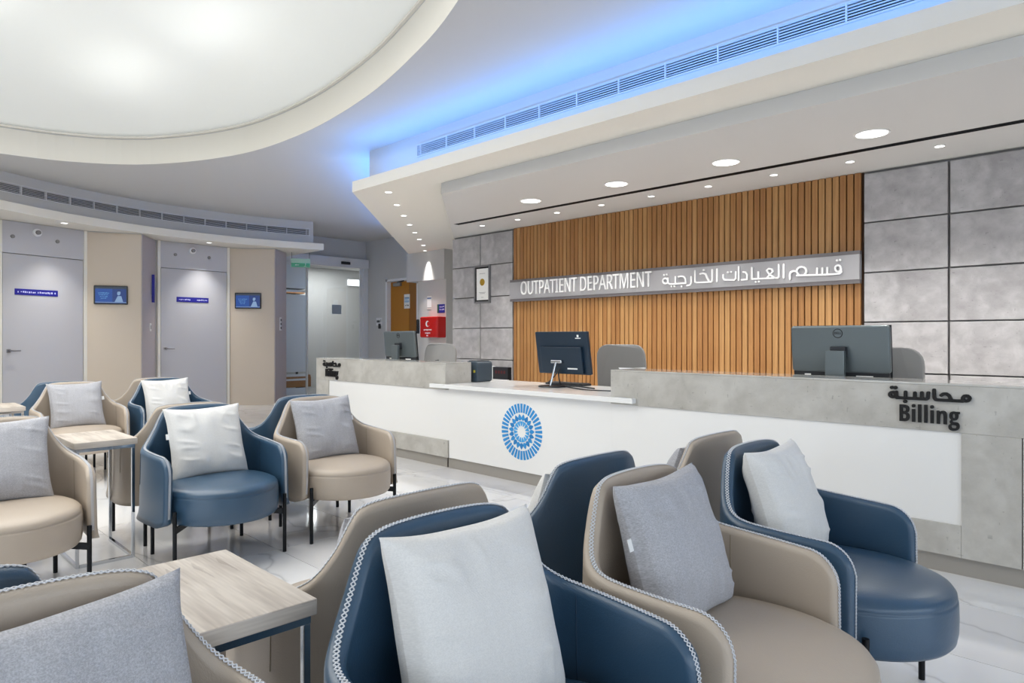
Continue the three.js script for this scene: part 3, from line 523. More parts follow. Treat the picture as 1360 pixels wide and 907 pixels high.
const ARABIC=[
  [[[-2.248,1.835],[-2.251,1.82],[-2.26,1.81],[-2.273,1.807],[-2.286,1.812],[-2.295,1.824],[-2.298,1.838],[-2.295,1.853],[-2.286,1.863],[-2.273,1.866],[-2.26,1.861],[-2.251,1.85],[-2.248,1.835]],[[-2.248,1.832],[-2.244,1.802],[-2.258,1.789],[-2.318,1.787]],[[-2.281,1.911],[-2.28,1.91]],[[-2.255,1.913],[-2.253,1.913]]] ,
  [[[-2.318,1.787],[-2.491,1.791]],[[-2.368,1.851],[-2.368,1.79]],[[-2.411,1.85],[-2.412,1.79]],[[-2.459,1.852],[-2.462,1.79]]] ,
  [[[-2.491,1.791],[-2.648,1.798]],[[-2.632,1.808],[-2.643,1.821],[-2.648,1.837],[-2.645,1.853],[-2.636,1.866],[-2.621,1.874],[-2.603,1.876],[-2.585,1.871],[-2.57,1.861],[-2.56,1.847],[-2.558,1.831],[-2.562,1.816],[-2.574,1.804]],[[-2.648,1.836],[-2.679,1.842],[-2.705,1.834],[-2.714,1.81],[-2.712,1.767]]] ,
  [[[-2.775,1.913],[-2.775,1.785]]] ,
  [[[-2.823,1.914],[-2.823,1.796],[-2.836,1.786],[-2.968,1.789]]] ,
  [[[-2.939,1.794],[-2.882,1.85],[-2.894,1.876],[-2.923,1.882],[-2.942,1.866],[-2.919,1.829],[-2.866,1.789]]] ,
  [[[-2.968,1.789],[-3.024,1.789],[-3.095,1.791]],[[-3.03,1.857],[-3.03,1.791]],[[-3.057,1.76],[-3.055,1.76]],[[-3.024,1.761],[-3.022,1.761]]] ,
  [[[-3.095,1.906],[-3.095,1.791]]] ,
  [[[-3.188,1.868],[-3.161,1.863],[-3.147,1.839],[-3.147,1.791],[-3.205,1.789]]] ,
  [[[-3.236,1.923],[-3.236,1.79]]] ,
  [[[-3.405,1.853],[-3.405,1.82],[-3.391,1.801],[-3.283,1.793],[-3.267,1.808],[-3.267,1.873]],[[-3.355,1.876],[-3.353,1.876]],[[-3.318,1.877],[-3.316,1.877]]] ,
  [[[-3.475,1.917],[-3.475,1.788]]] ,
  [[[-3.53,1.915],[-3.53,1.797],[-3.542,1.788],[-3.71,1.791]]] ,
  [[[-3.669,1.88],[-3.635,1.885],[-3.605,1.873],[-3.587,1.831],[-3.561,1.789]],[[-3.628,1.918],[-3.626,1.918]]] ,
  [[[-3.729,1.919],[-3.729,1.799],[-3.71,1.791]]] ,
  [[[-3.775,1.857],[-3.775,1.795],[-3.787,1.772],[-3.825,1.765]]] ,
  [[[-3.931,1.867],[-3.894,1.871],[-3.861,1.862],[-3.843,1.837],[-3.839,1.792],[-4.003,1.792]],[[-3.89,1.76],[-3.888,1.76]]] ,
  [[[-3.967,1.869],[-3.967,1.792]],[[-4.017,1.767],[-4.015,1.767]],[[-3.981,1.767],[-3.979,1.767]]] ,
  [[[-4.06,1.829],[-4.064,1.814],[-4.076,1.804],[-4.092,1.801],[-4.109,1.806],[-4.121,1.818],[-4.125,1.833],[-4.121,1.848],[-4.109,1.858],[-4.092,1.861],[-4.076,1.856],[-4.064,1.844],[-4.06,1.829]],[[-4.06,1.861],[-4.056,1.808],[-4.035,1.794],[-4.003,1.792]],[[-4.109,1.899],[-4.107,1.899]],[[-4.076,1.901],[-4.074,1.901]]] ,
];
const BILLING_ARABIC=[
  [[[-0.773,0.9],[-0.775,0.893],[-0.781,0.888],[-0.788,0.886],[-0.796,0.887],[-0.801,0.891],[-0.803,0.898],[-0.801,0.904],[-0.796,0.91],[-0.788,0.912],[-0.781,0.911],[-0.775,0.906],[-0.773,0.9]],[[-0.8,0.885],[-0.846,0.884]]] ,
  [[[-0.896,0.908],[-0.887,0.916],[-0.873,0.917],[-0.861,0.908],[-0.853,0.889]],[[-0.846,0.884],[-0.907,0.884]]] ,
  [[[-0.928,0.934],[-0.927,0.894],[-0.921,0.885],[-0.907,0.884]]] ,
  [[[-0.954,0.918],[-0.956,0.89],[-0.961,0.885],[-1.049,0.884]],[[-0.983,0.917],[-0.984,0.886]],[[-1.015,0.914],[-1.016,0.885]]] ,
  [[[-1.059,0.916],[-1.059,0.884],[-1.1,0.884]],[[-1.061,0.866],[-1.06,0.866]]] ,
  [[[-1.104,0.901],[-1.106,0.894],[-1.111,0.889],[-1.119,0.887],[-1.126,0.889],[-1.132,0.893],[-1.134,0.899],[-1.132,0.905],[-1.126,0.91],[-1.119,0.912],[-1.111,0.911],[-1.106,0.907],[-1.104,0.901]],[[-1.102,0.914],[-1.101,0.891],[-1.093,0.884]],[[-1.124,0.937],[-1.122,0.937]],[[-1.106,0.937],[-1.105,0.937]]] ,
];
{
  const s = thing('department_sign', 'long grey sign band across the timber slats with white department lettering', 'sign');
  part('sign_face', box(-6.555, -2.095, 1.728, 1.956, -6.566, -6.505, 0.003), M.signGrey, s);
  part('sign_frame', merge([box(-6.555, -2.095, 1.956, 1.990, -6.566, -6.515), box(-6.555, -2.095, 1.694, 1.728, -6.566, -6.515)]), M.signFrame, s, 'darker grey edging strips');
  letters('OUTPATIENT DEPARTMENT', fontRegular, 0.125, 2.06, 0.018, s, M.letterWhite, -6.335, 1.780, -6.503, -0.006);
  for (const l of ARABIC) part('letter', strokes(l, 0.0165, 0.018, -6.503), M.letterWhite, s);
}
{
  const f = thing('framed_certificate', 'framed certificate with gold seal on the concrete panels', 'picture frame', [-7.155, 1.97, -6.57]);
  part('frame', merge([box(-0.165, 0.165, 0.245, 0.27, 0, 0.03), box(-0.165, 0.165, -0.27, -0.245, 0, 0.03), box(-0.165, -0.14, -0.245, 0.245, 0, 0.03), box(0.14, 0.165, -0.245, 0.245, 0, 0.03)]), M.steel, f);
  part('mount', box(-0.14, 0.14, -0.245, 0.245, 0, 0.012), M.letterBlack, f); part('certificate', box(-0.122, 0.122, -0.225, 0.225, 0.012, 0.015), M.paper, f);
  const seal = new THREE.CylinderGeometry(0.05, 0.05, 0.004, 24); seal.rotateX(Math.PI / 2); seal.translate(0, 0.03, 0.017); part('seal', seal, std({ color: 0xc9a23a, roughness: 0.35, metalness: 0.6 }), f);
  part('print_line', merge([[-0.12, 0.14], [-0.135, 0.1], [0.15, 0.12], [-0.19, 0.05]].map(([y, w]) => box(-w / 2, w / 2, y, y + 0.006, 0.015, 0.016))), M.signGrey, f);
}

// ---------------------------------------------------------------- the reception desk
const DZ = -4.0;
{
  // desks at both ends: concrete surround, white inset, raised ledge, kick plate
  const make = (x0, x1, wx0, wx1, foot, label) => {
    const d = thing('billing_desk', label, 'desk');
    const side = (a, b, y0, y1, r = 0.003) => box(a, b, y0, y1, -4.32, DZ, r);
    const pieces = []; pieces.push(side(x0, x1, 0.722, 0.958));
    if (wx0 > x0 + 0.02) pieces.push(side(x0, wx0, 0.095, 0.722)); if (wx1 < x1 - 0.02) { const j = Math.min(x1, -0.565); pieces.push(side(wx1, j, 0.095, 0.722)); if (j < x1) pieces.push(side(j + 0.004, x1, 0.095, 0.722)); }
    pieces.push(box(foot[0], foot[1], 0.095, 0.256, -4.32, DZ, 0.003));
    part('concrete_surround', merge(pieces), M.deskConcrete, d, 'grey concrete surround');
    part('ledge_top', box(x0, x1, 0.958, 0.970, -4.32, DZ, 0.003), phys({ map: texConcreteDesk, roughness: 0.22, clearcoat: 0.8, clearcoatRoughness: 0.06 }), d, 'glossy ledge top');
    part('white_panel', box(wx0, wx1, 0.256, 0.722, -4.30, DZ - 0.012), M.acrylic, d, 'glossy white front panel');
    part('kick_plate', box(x0 + 0.01, x1 - 0.01, 0, 0.092, -4.28, DZ - 0.03), M.kick, d, 'brushed grey kick plate');
    part('inner_desktop', box(x0 + 0.02, x1 - 0.02, 0.735, 0.775, -4.85, -4.322), M.solidSurface, d);
    part('inner_support', box(x0 + 0.05, x1 - 0.05, 0.0, 0.735, -4.45, -4.322), M.deskConcrete, d);
    return d;
  };
  make(-7.25, -4.872, -6.973, -4.834, [-6.973, -4.838], 'concrete and white billing desk at the ochre door end');
  make(-2.983, 3.0, -2.983, -0.811, [-2.983, -0.811], 'concrete and white billing desk beside the large concrete panels');
  const c = thing('reception_desk', 'lower white reception desk with round blue emblem', 'desk');
  part('front_panel', box(-4.8338, -2.9832, 0.097, 0.735, -4.28, DZ - 0.012), M.acrylic, c, 'glossy white front panel');
  part('kick_plate', box(-4.86, -2.995, 0, 0.092, -4.27, DZ - 0.03), M.kick, c, 'brushed grey kick plate');
  const logo = new THREE.Group(); logo.name = 'emblem'; logo.userData.label = 'round blue sunburst emblem'; logo.position.set(-3.9, 0.427, DZ - 0.0115); c.add(logo);
  const petal = (shape) => new THREE.ExtrudeGeometry(shape, { depth: 0.003, bevelEnabled: false, curveSegments: 5 });
  const poly = (pts) => new THREE.Shape(pts.map(([x, y]) => new THREE.Vector2(x, y)));
  const dash = petal(poly([[-0.0085, 0.158], [0.0085, 0.158], [0.0115, 0.232], [-0.0115, 0.232]]));
  const drop = new THREE.Shape(); drop.moveTo(0, 0.147); drop.quadraticCurveTo(0.021, 0.122, 0.017, 0.108); drop.quadraticCurveTo(0.012, 0.094, 0, 0.094); drop.quadraticCurveTo(-0.012, 0.094, -0.017, 0.108); drop.quadraticCurveTo(-0.021, 0.122, 0, 0.147);
  const dropG = petal(drop), wedge = petal(poly([[-0.0035, 0.048], [0.0035, 0.048], [0.0165, 0.086], [-0.0165, 0.086]]));
  for (let k = 0; k < 38; k++) part('ray', dash, M.logo[0], logo).rotation.z = k * 2 * Math.PI / 38;
  for (let k = 0; k < 19; k++) part('petal', dropG, M.logo[2 * (k % 2)], logo).rotation.z = (k + 0.5) * 2 * Math.PI / 19;
  for (let k = 0; k < 15; k++) part('wedge', wedge, M.logo[1], logo).rotation.z = k * 2 * Math.PI / 15;
  const w = thing('worktop', 'long white worktop of the lower reception desk', 'worktop');
  part('top_slab', merge([box(-5.05, -2.76, 0.738, 0.775, -3.998, -3.95, 0.004), box(-4.868, -2.987, 0.738, 0.775, -4.82, -3.99, 0.004)]), M.solidSurface, w);
  part('support', box(-4.82, -3.05, 0.4, 0.737, -4.7, -4.66), M.solidSurface, w);
  // raised black lettering, the same on both desks
  const make2 = (dx, label) => {
    const t = thing('billing_lettering', label, 'lettering', [dx, 0, 0]);
    letters('Billing', fontBold, 0.063, 0.281, 0.014, t, M.letterBlack, -1.095, 0.762, DZ);
    for (const l of BILLING_ARABIC) part('letter', strokes(l, 0.0155, 0.014, DZ), M.letterBlack, t);
  };
  make2(0, 'black raised Billing lettering in English and Arabic beside the large concrete panels');
  make2(-5.935, 'black raised Billing lettering in English and Arabic at the ochre door end');
}

// ---------------------------------------------------------------- things on and behind the desk
function greyMonitor(x, z, turn, label, group) {
  const t = thing('monitor', label, 'monitor', [x, 0.775, z], turn, group);
  const tilt = (g) => { g.translate(0, -0.33, 0); g.rotateX(0.10); g.translate(0, 0.33, 0); return g; };
  part('back_shell', tilt(plate(0.602, 0.30, 0.035, 0.012, 0.010).translate(0, 0.355, -0.02)), M.monitorGrey, t, 'grey back shell');
  part('lower_back', tilt(plate(0.585, 0.055, 0.028, 0.006, 0.004).translate(0, 0.184, -0.018)), M.darkPlastic, t, 'black lower strip');
  part('screen', tilt(box(-0.302, 0.302, 0.155, 0.505, -0.03, -0.02, 0.003)), M.darkPlastic, t);
  part('maker_label', tilt(box(0.10, 0.20, 0.176, 0.188, 0.009, 0.0115)), M.paper, t); part('sticker', tilt(box(-0.22, -0.18, 0.180, 0.192, 0.009, 0.0115)), M.paper, t);
  part('stand', box(-0.058, 0.058, 0.0, 0.345, 0.05, 0.085, 0.004), M.monitorGrey, t, 'flat grey stand'); part('stand_hinge', box(-0.04, 0.055, 0.30, 0.37, 0.01, 0.055, 0.006), M.darkPlastic, t);
  part('stand_base', plate(0.26, 0.19, 0.014, 0.02).rotateX(-Math.PI / 2).translate(0, 0, 0.05), M.monitorGrey, t);
  const em = new THREE.Group(); em.name = 'emblem'; em.position.set(0, 0.455, 0.0285); em.rotation.x = 0.1; t.add(em);
  part('ring', new THREE.TorusGeometry(0.028, 0.0022, 6, 32), M.letterBlack, em); letters('DELL', fontBold, 0.011, 0.044, 0.0015, em, M.letterBlack, -0.022, -0.0055, -0.001);
  return t;
}
greyMonitor(-1.59, -4.56, 0, 'grey monitor back with black ring emblem beside the large concrete panels');
greyMonitor(-6.53, -4.68, 0.0, 'grey monitor back with black ring emblem in front of the ochre door');
{
  const t = thing('monitor', 'dark navy monitor back on a slim chrome stand, on the white worktop', 'monitor', [-3.88, 0.775, -4.50], 0);
  const tilt = (g) => { g.translate(0, -0.30, 0); g.rotateX(0.16); g.translate(0, 0.30, 0); return g; };
  part('back_shell', tilt(plate(0.595, 0.375, 0.022, 0.008).translate(0, 0.295, -0.02)), M.navyPlastic, t);
  part('back_bulge', tilt(plate(0.47, 0.235, 0.03, 0.006, 0.006).translate(0.0, 0.235, 0)), M.navyPlastic, t, 'raised lower back cover');
  part('screen', tilt(box(-0.295, 0.295, 0.11, 0.48, -0.03, -0.021, 0.002)), M.darkPlastic, t);
  part('maker_mark', tilt(merge([box(0.185, 0.205, 0.435, 0.455, 0.002, 0.0035), box(0.165, 0.225, 0.422, 0.429, 0.002, 0.0035), box(0.07, 0.18, 0.158, 0.170, 0.0305, 0.032)])), M.paper, t);
  part('neck', merge([bar(V(-0.06, 0.012, 0.085), V(-0.03, 0.225, 0.045), 0.011, 10), box(-0.09, 0.035, 0.205, 0.235, 0.012, 0.055, 0.008)]), M.chrome, t, 'slim chrome neck');
  part('stand_base', new THREE.CylinderGeometry(0.12, 0.125, 0.012, 32).translate(-0.05, 0.006, 0.07), M.darkPlastic, t);
  const cable = (pts, r) => new THREE.TubeGeometry(new THREE.CatmullRomCurve3(pts.map((p) => V(...p))), 40, r, 6);
  const c = thing('cable', 'black cables lying on the white worktop by the navy monitor', 'cable', [-3.88, 0.775, -4.50]);
  part('power_lead', cable([[0.0, 0.16, 0.03], [-0.02, 0.10, 0.07], [-0.10, 0.03, 0.06], [-0.02, 0.016, 0.02], [0.2, 0.006, 0.10], [0.45, 0.006, 0.19], [0.62, 0.008, 0.17], [0.78, 0.01, 0.13]], 0.005), M.darkPlastic, c);
  part('video_lead', cable([[-0.02, 0.15, 0.03], [0.02, 0.06, 0.06], [0.0, 0.012, 0.0], [0.12, 0.006, -0.06], [0.3, 0.006, 0.0], [0.38, 0.006, 0.03]], 0.006), M.darkPlastic, c);
  const k = thing('keyboard', 'flat black keyboard behind the navy monitor on the worktop', 'keyboard', [-4.0, 0.775, -4.72]); part('keyboard_base', box(-0.22, 0.22, 0, 0.018, -0.065, 0.065, 0.005), M.darkPlastic, k);
  for (let r = 0; r < 4; r++) part('key_row', merge(Array.from({ length: 14 }, (_, i) => box(-0.205 + i * 0.0295, -0.18 + i * 0.0295, 0.018, 0.023, -0.055 + r * 0.028, -0.033 + r * 0.028))), M.chairFrame, k).userData.kind = 'stuff';
  const p = thing('label_printer', 'dark blue-grey desktop printer with yellow mark at the ledge end', 'printer', [-4.915, 0.776, -4.46]);
  part('body', plate(0.17, 0.20, 0.20, 0.03, 0.008).translate(0, 0.10, -0.10), std({ color: 0x3a4854, roughness: 0.45 }), p); part('lid', box(-0.06, 0.06, 0.197, 0.206, -0.08, 0.08, 0.004), M.darkPlastic, p); part('yellow_mark', box(0.03, 0.055, 0.09, 0.115, 0.10, 0.103), std({ color: 0xc9b832, roughness: 0.6 }), p);
  const h = thing('document_holder', 'white angled paper holder against the raised ledge on the worktop', 'paper holder', [-3.10, 0.775, -4.34]);
  const wedgeShape = new THREE.Shape([new THREE.Vector2(-0.06, 0.195), new THREE.Vector2(0.09, 0.195), new THREE.Vector2(0.09, 0), new THREE.Vector2(-0.03, 0), new THREE.Vector2(0.01, 0.12)]);
  part('side', new THREE.ExtrudeGeometry(wedgeShape, { depth: 0.004, bevelEnabled: false }), M.plastic, h); part('back', box(0.085, 0.09, 0, 0.195, -0.15, 0.0), M.plastic, h); part('paper_stack', box(-0.02, 0.08, 0.02, 0.17, -0.10, -0.03, 0.004), M.paper, h);
  const o = thing('wall_socket_box', 'white socket box low on the concrete panels', 'socket', [-6.98, 0.70, -6.57]); part('box_body', plate(0.17, 0.22, 0.05, 0.01), M.plastic, o); part('socket_face', box(-0.06, 0.06, -0.06, 0.06, 0.05, 0.056, 0.004), M.vent, o);
  const b = thing('queue_display', 'small black panel with red figures low on the concrete panels', 'display', [-6.73, 0.70, -6.57]); part('case', plate(0.30, 0.20, 0.07, 0.01), M.darkPlastic, b);
  for (let k2 = 0; k2 < 4; k2++) part('digit', box(-0.10 + k2 * 0.055, -0.065 + k2 * 0.055, 0.01, 0.05, 0.07, 0.072), std({ color: 0x5a1c20, roughness: 0.5 }), b);
}
// office chairs
function officeChair() {
  const t = thing('office_chair', '', 'office chair', [0, 0, 0]);
  const back = plate(0.50, 0.62, 0.03, 0.12, 0.008), p = back.attributes.position; for (let i = 0; i < p.count; i++) { const x = p.getX(i), y = p.getY(i); p.setXYZ(i, x * (1 + 0.08 * (0.3 - y) * 1.2), y, p.getZ(i) - 0.5 * x * x - 0.12 * y); } back.computeVertexNormals(); back.translate(0, 0.83, 0.22);
  part('backrest', back, M.chairMesh, t, 'grey mesh backrest');
  part('back_spine', merge([squareBar(V(0, 0.42, 0.20), V(0, 0.95, 0.225), 0.06, 0.025)]), M.chairFrame, t);
  const seat = new RoundedBoxGeometry(0.50, 0.07, 0.48, 3, 0.03); seat.translate(0, 0.48, -0.03); part('seat', seat, M.chairMesh, t);
  part('gas_column', bar(V(0, 0.08, 0), V(0, 0.45, 0), 0.03, 14), M.blackMetal, t);
  for (const s of [-1, 1]) part('armrest', merge([box(s * 0.27 - 0.035, s * 0.27 + 0.035, 0.68, 0.71, -0.15, 0.12, 0.01), squareBar(V(s * 0.25, 0.45, 0), V(s * 0.27, 0.68, 0), 0.03)]), M.chairFrame, t);
  for (let k = 0; k < 5; k++) { const a = k * 1.2566; const l = part('base_leg', squareBar(V(0, 0.10, 0), V(0.30 * Math.cos(a), 0.07, 0.30 * Math.sin(a)), 0.04, 0.03), M.blackMetal, t); part('caster', new THREE.CylinderGeometry(0.028, 0.028, 0.04, 12).rotateX(Math.PI / 2).rotateY(-a).translate(0.30 * Math.cos(a), 0.028, 0.30 * Math.sin(a)), M.darkPlastic, l); }
  return t;
}
{
  const c = officeChair(); c.position.set(-3.80, 0, -5.12); c.rotation.y = Math.PI + 0.18; c.userData.label = 'grey mesh office chair behind the white worktop, before the slats';
  copy(c, [-6.16, 0, -5.15], Math.PI - 0.1, 'grey mesh office chair in front of the narrow concrete panels'); copy(c, [-1.44, 0, -5.12], Math.PI + 0.05, 'grey mesh office chair partly behind the monitor by the large concrete panels');
}

// ---------------------------------------------------------------- tub armchairs (local front is +x)
const T = 0.042, YB = 0.238;                                     // shell thickness, lower edge
const plan = (() => {                                            // mid-line of the shell in plan, from one arm round the back to the other
  const raw = [];
  for (let i = 0; i <= 20; i++) { const t = i / 20; raw.push([0.195 - 0.265 * t, 0.312 + 0.018 * Math.sin(t * Math.PI * 0.5)]); }
  for (let i = 1; i <= 60; i++) { const a = (i / 60) * Math.PI, c = Math.cos(a), s = Math.sin(a), n = 2 / 2.7; raw.push([-0.07 - 0.195 * Math.pow(s, n), 0.33 * Math.sign(c) * Math.pow(Math.abs(c), n)]); }
  for (let i = 19; i >= 0; i--) { const t = i / 20; raw.push([0.195 - 0.265 * t, -(0.312 + 0.018 * Math.sin(t * Math.PI * 0.5))]); }
  const acc = [0]; for (let i = 1; i < raw.length; i++) acc.push(acc[i - 1] + Math.hypot(raw[i][0] - raw[i - 1][0], raw[i][1] - raw[i - 1][1]));
  return { raw, acc, L: acc[acc.length - 1] };
})();
function planAt(s) {
  const { raw, acc, L } = plan; const q = Math.max(0, Math.min(L, s)); let i = 1; while (i < acc.length - 1 && acc[i] < q) i++;
  const f = (q - acc[i - 1]) / (acc[i] - acc[i - 1]), x = raw[i - 1][0] + f * (raw[i][0] - raw[i - 1][0]), z = raw[i - 1][1] + f * (raw[i][1] - raw[i - 1][1]);
  return [x, z];
}
function planFrame(s) {
  const e = 0.03, a = planAt(Math.max(0, s - e)), b = planAt(Math.min(plan.L, s + e)), l = Math.hypot(b[0] - a[0], b[1] - a[1]), tx = (b[0] - a[0]) / l, tz = (b[1] - a[1]) / l;
  let [x, z] = planAt(s); const over = s < 0 ? s : s > plan.L ? s - plan.L : 0; return { x: x + tx * over, z: z + tz * over, tx, tz, nx: -tz, nz: tx };   // n points outward
}
const smooth = (a, b, x) => { const t = Math.max(0, Math.min(1, (x - a) / (b - a))); return t * t * (3 - 2 * t); };
const RIM = [[0, 0.812], [0.10, 0.810], [0.15, 0.806], [0.18, 0.799], [0.20, 0.788], [0.225, 0.748], [0.25, 0.702], [0.30, 0.642], [0.35, 0.614], [0.40, 0.604], [0.5, 0.597], [0.6, 0.592], [0.76, 0.584]];
function rimHeight(s) {                                          // top edge: high back, quick fall, level arms with round corners
  const d = Math.abs(s - plan.L / 2), H = plan.L / 2; let i = 1; while (i < RIM.length - 1 && RIM[i][0] < d) i++;
  const [a, b] = [RIM[i - 1], RIM[i]], p = RIM[Math.max(0, i - 2)], q = RIM[Math.min(RIM.length - 1, i + 1)], w = b[0] - a[0], t = Math.min(1, (d - a[0]) / w);
  const m0 = i > 1 ? (b[1] - p[1]) / (b[0] - p[0]) * w : 0, m1 = (q[1] - a[1]) / (q[0] - a[0]) * w; let h = (2 * t ** 3 - 3 * t * t + 1) * a[1] + (t ** 3 - 2 * t * t + t) * m0 + (3 * t * t - 2 * t ** 3) * b[1] + (t ** 3 - t * t) * m1;
  const r = 0.085, k = H + T / 2 - d; if (k < r) h -= r - Math.sqrt(Math.max(0, r * r - (r - k) ** 2)); return h;
}
function lean(f, y) { const back = Math.max(0, -f.nx); return 0.20 * back * back * (y - 0.34) + 0.02 * (y - 0.4); }   // the back reclines
function tuck(y) { return y < 0.30 ? -0.012 * ((0.30 - y) / 0.062) ** 2 : 0; }
const shellGeo = (() => {
  const S = [], cap = 5, n = 110, ring = [];
  for (let i = 0; i < cap; i++) { const a = (i / cap) * Math.PI / 2; S.push([-T / 2 * Math.cos(a), Math.max(0.05, Math.sin(a))]); }
  for (let i = 0; i <= n; i++) S.push([plan.L * i / n, 1]);
  for (let i = cap - 1; i >= 0; i--) { const a = (i / cap) * Math.PI / 2; S.push([plan.L + T / 2 * Math.cos(a), Math.max(0.05, Math.sin(a))]); }
  const nv = 12, nc = 6, pos = [], uv = [], idx = [];
  for (const [s, k] of S) {
    const f = planFrame(s), h = Math.max(rimHeight(s), YB + 0.1), t = T * k, R = t / 2, loop = [], end = Math.abs(s - plan.L / 2) - (plan.L / 2 - 0.06), lift = end > 0 ? 0.03 * Math.min(1, end / 0.08) ** 2 : 0, yb = YB + lift;
    for (let j = 0; j <= nv; j++) loop.push([R, yb + (h - R - yb) * j / nv]);
    for (let j = 1; j < nc; j++) { const a = Math.PI * j / nc; loop.push([R * Math.cos(a), h - R + R * Math.sin(a)]); }
    for (let j = nv; j >= 0; j--) loop.push([-R, yb + (h - R - yb) * j / nv]);
    loop.forEach(([o, y], j) => { const g = o + lean(f, y) + tuck(y); pos.push(f.x + f.nx * g, y, f.z + f.nz * g); uv.push(s, j * 0.03); });
  }
  const C = 2 * (nv + 1) + nc - 1;
  for (let i = 0; i < S.length - 1; i++) for (let j = 0; j < C; j++) { const a = i * C + j, b = i * C + (j + 1) % C, c = a + C, d = b + C; idx.push(a, b, c, b, d, c); }
  for (const [base, flip] of [[0, 0], [(S.length - 1) * C, 1]]) for (let j = 1; j < C - 1; j++) flip ? idx.push(base, base + j, base + j + 1) : idx.push(base, base + j + 1, base + j);
  const g = new THREE.BufferGeometry(); g.setAttribute('position', new THREE.Float32BufferAttribute(pos, 3)); g.setAttribute('uv', new THREE.Float32BufferAttribute(uv, 2)); g.setIndex(idx); g.computeVertexNormals(); return g;
})();
const stitchGeo = (() => {                                       // white cross stitching along the rim and down the arm fronts
  const path = [], end = plan.L + T / 2, down = [];
  for (let y = YB + 0.05; y < 0.505; y += 0.004) down.push(y);
  const frontPoint = (s, y) => { const f = planFrame(s), g = lean(f, y) + tuck(y), sg = s < 0 ? -1 : 1; return { p: V(f.x + f.nx * g + f.tx * sg * 0.002, y, f.z + f.nz * g + f.tz * sg * 0.002), a: V(f.nx, 0, f.nz) }; };
  for (const y of down) path.push(frontPoint(-T / 2, y));
  for (let i = 0; i <= 500; i++) { const s = -T / 2 + (end + T / 2) * i / 500, f = planFrame(s), y = rimHeight(s); if (y < 0.505) continue; const g = lean(f, y) + tuck(y); path.push({ p: V(f.x + f.nx * g, y + 0.0015, f.z + f.nz * g), a: V(f.nx, 0, f.nz) }); }
  for (const y of down.reverse()) path.push(frontPoint(end, y));
  const acc = [0]; for (let i = 1; i < path.length; i++) acc.push(acc[i - 1] + path[i].p.distanceTo(path[i - 1].p));
  const at = (d) => { let i = 1; while (i < acc.length - 1 && acc[i] < d) i++; const f = Math.min(1, Math.max(0, (d - acc[i - 1]) / Math.max(1e-6, acc[i] - acc[i - 1]))); return { p: path[i - 1].p.clone().lerp(path[i].p, f), a: path[i].a }; };
  const gs = [], P = 0.0098, half = 0.0057, n = Math.floor(acc[acc.length - 1] / P);
  for (let k = 0; k < n; k++) for (const sg of [-1, 1]) {
    const A = at(k * P), B = at((k + 1) * P); gs.push(squareBar(A.p.clone().addScaledVector(A.a, sg * half), B.p.clone().addScaledVector(B.a, -sg * half), 0.0021, 0.0021));
  }
  return merge(gs);
})();
const seamGeos = [-1, 1].flatMap((sg) => [-1, 1].map((io) => {
  const s = plan.L / 2 + sg * 0.40, f = planFrame(s), top = rimHeight(s) - 0.02, pts = [];
  for (let i = 0; i <= 8; i++) { const y = (io > 0 ? YB + 0.01 : 0.42) + (top - (io > 0 ? YB + 0.01 : 0.42)) * i / 8, g = io * (T / 2 + 0.0004) + lean(f, y) + tuck(y); pts.push(V(f.x + f.nx * g, y, f.z + f.nz * g)); }
  return merge(pts.slice(1).map((p, i) => bar(pts[i], p, 0.0014, 5)));
}));
const seatGeo = (() => {
  const N = 72, out = []; const x0 = 0.09;
  for (let i = 0; i < N; i++) { const a = (i / N) * 2 * Math.PI, c = Math.cos(a), s = Math.sin(a); const n = c >= 0 ? 1 : 2 / 2.5, ax = c >= 0 ? 0.315 : 0.315; out.push([ax * Math.sign(c) * Math.pow(Math.abs(c), n), (c >= 0 ? 0.291 : 0.291) * Math.sign(s) * Math.pow(Math.abs(s), n)]); }
  const rings = [[0, 0.243], [0.90, 0.243], [0.955, 0.246], [0.985, 0.258], [1, 0.285], [1.004, 0.33], [1.0, 0.376], [0.994, 0.383], [0.981, 0.386], [0.992, 0.390], [0.986, 0.402], [0.955, 0.415], [0.88, 0.426], [0.7, 0.436], [0.4, 0.443], [0, 0.445]];
  const pos = [], uv = [], idx = [];
  for (const [k, y] of rings) for (const [x, z] of out) { const px = x0 + x * k, pz = z * k; pos.push(px, y, pz); uv.push(px, pz + y); }
  for (let r = 0; r < rings.length - 1; r++) for (let i = 0; i < N; i++) { const a = r * N + i, b = r * N + (i + 1) % N, c = a + N, d = b + N; idx.push(a, c, b, b, c, d); }
  const g = new THREE.BufferGeometry(); g.setAttribute('position', new THREE.Float32BufferAttribute(pos, 3)); g.setAttribute('uv', new THREE.Float32BufferAttribute(uv, 2)); g.setIndex(idx); g.computeVertexNormals(); return g;
})();
const legGeo = { f: [-1, 1].map((s) => bar(V(0.238, 0, s * 0.292), V(0.238, 0.325, s * 0.292), 0.0105, 10)), b: [-1, 1].map((s) => bar(V(-0.235, 0, s * 0.25), V(-0.235, 0.245, s * 0.25), 0.0105, 10)) };
const frameGeo = merge([...[-1, 1].flatMap((s) => [squareBar(V(0.238, 0.228, s * 0.292), V(0.10, 0.236, s * 0.16), 0.012, 0.03), squareBar(V(-0.235, 0.236, s * 0.25), V(0.10, 0.236, s * 0.16), 0.014, 0.014)]), squareBar(V(0.10, 0.236, -0.16), V(0.10, 0.236, 0.16), 0.014, 0.014)]);
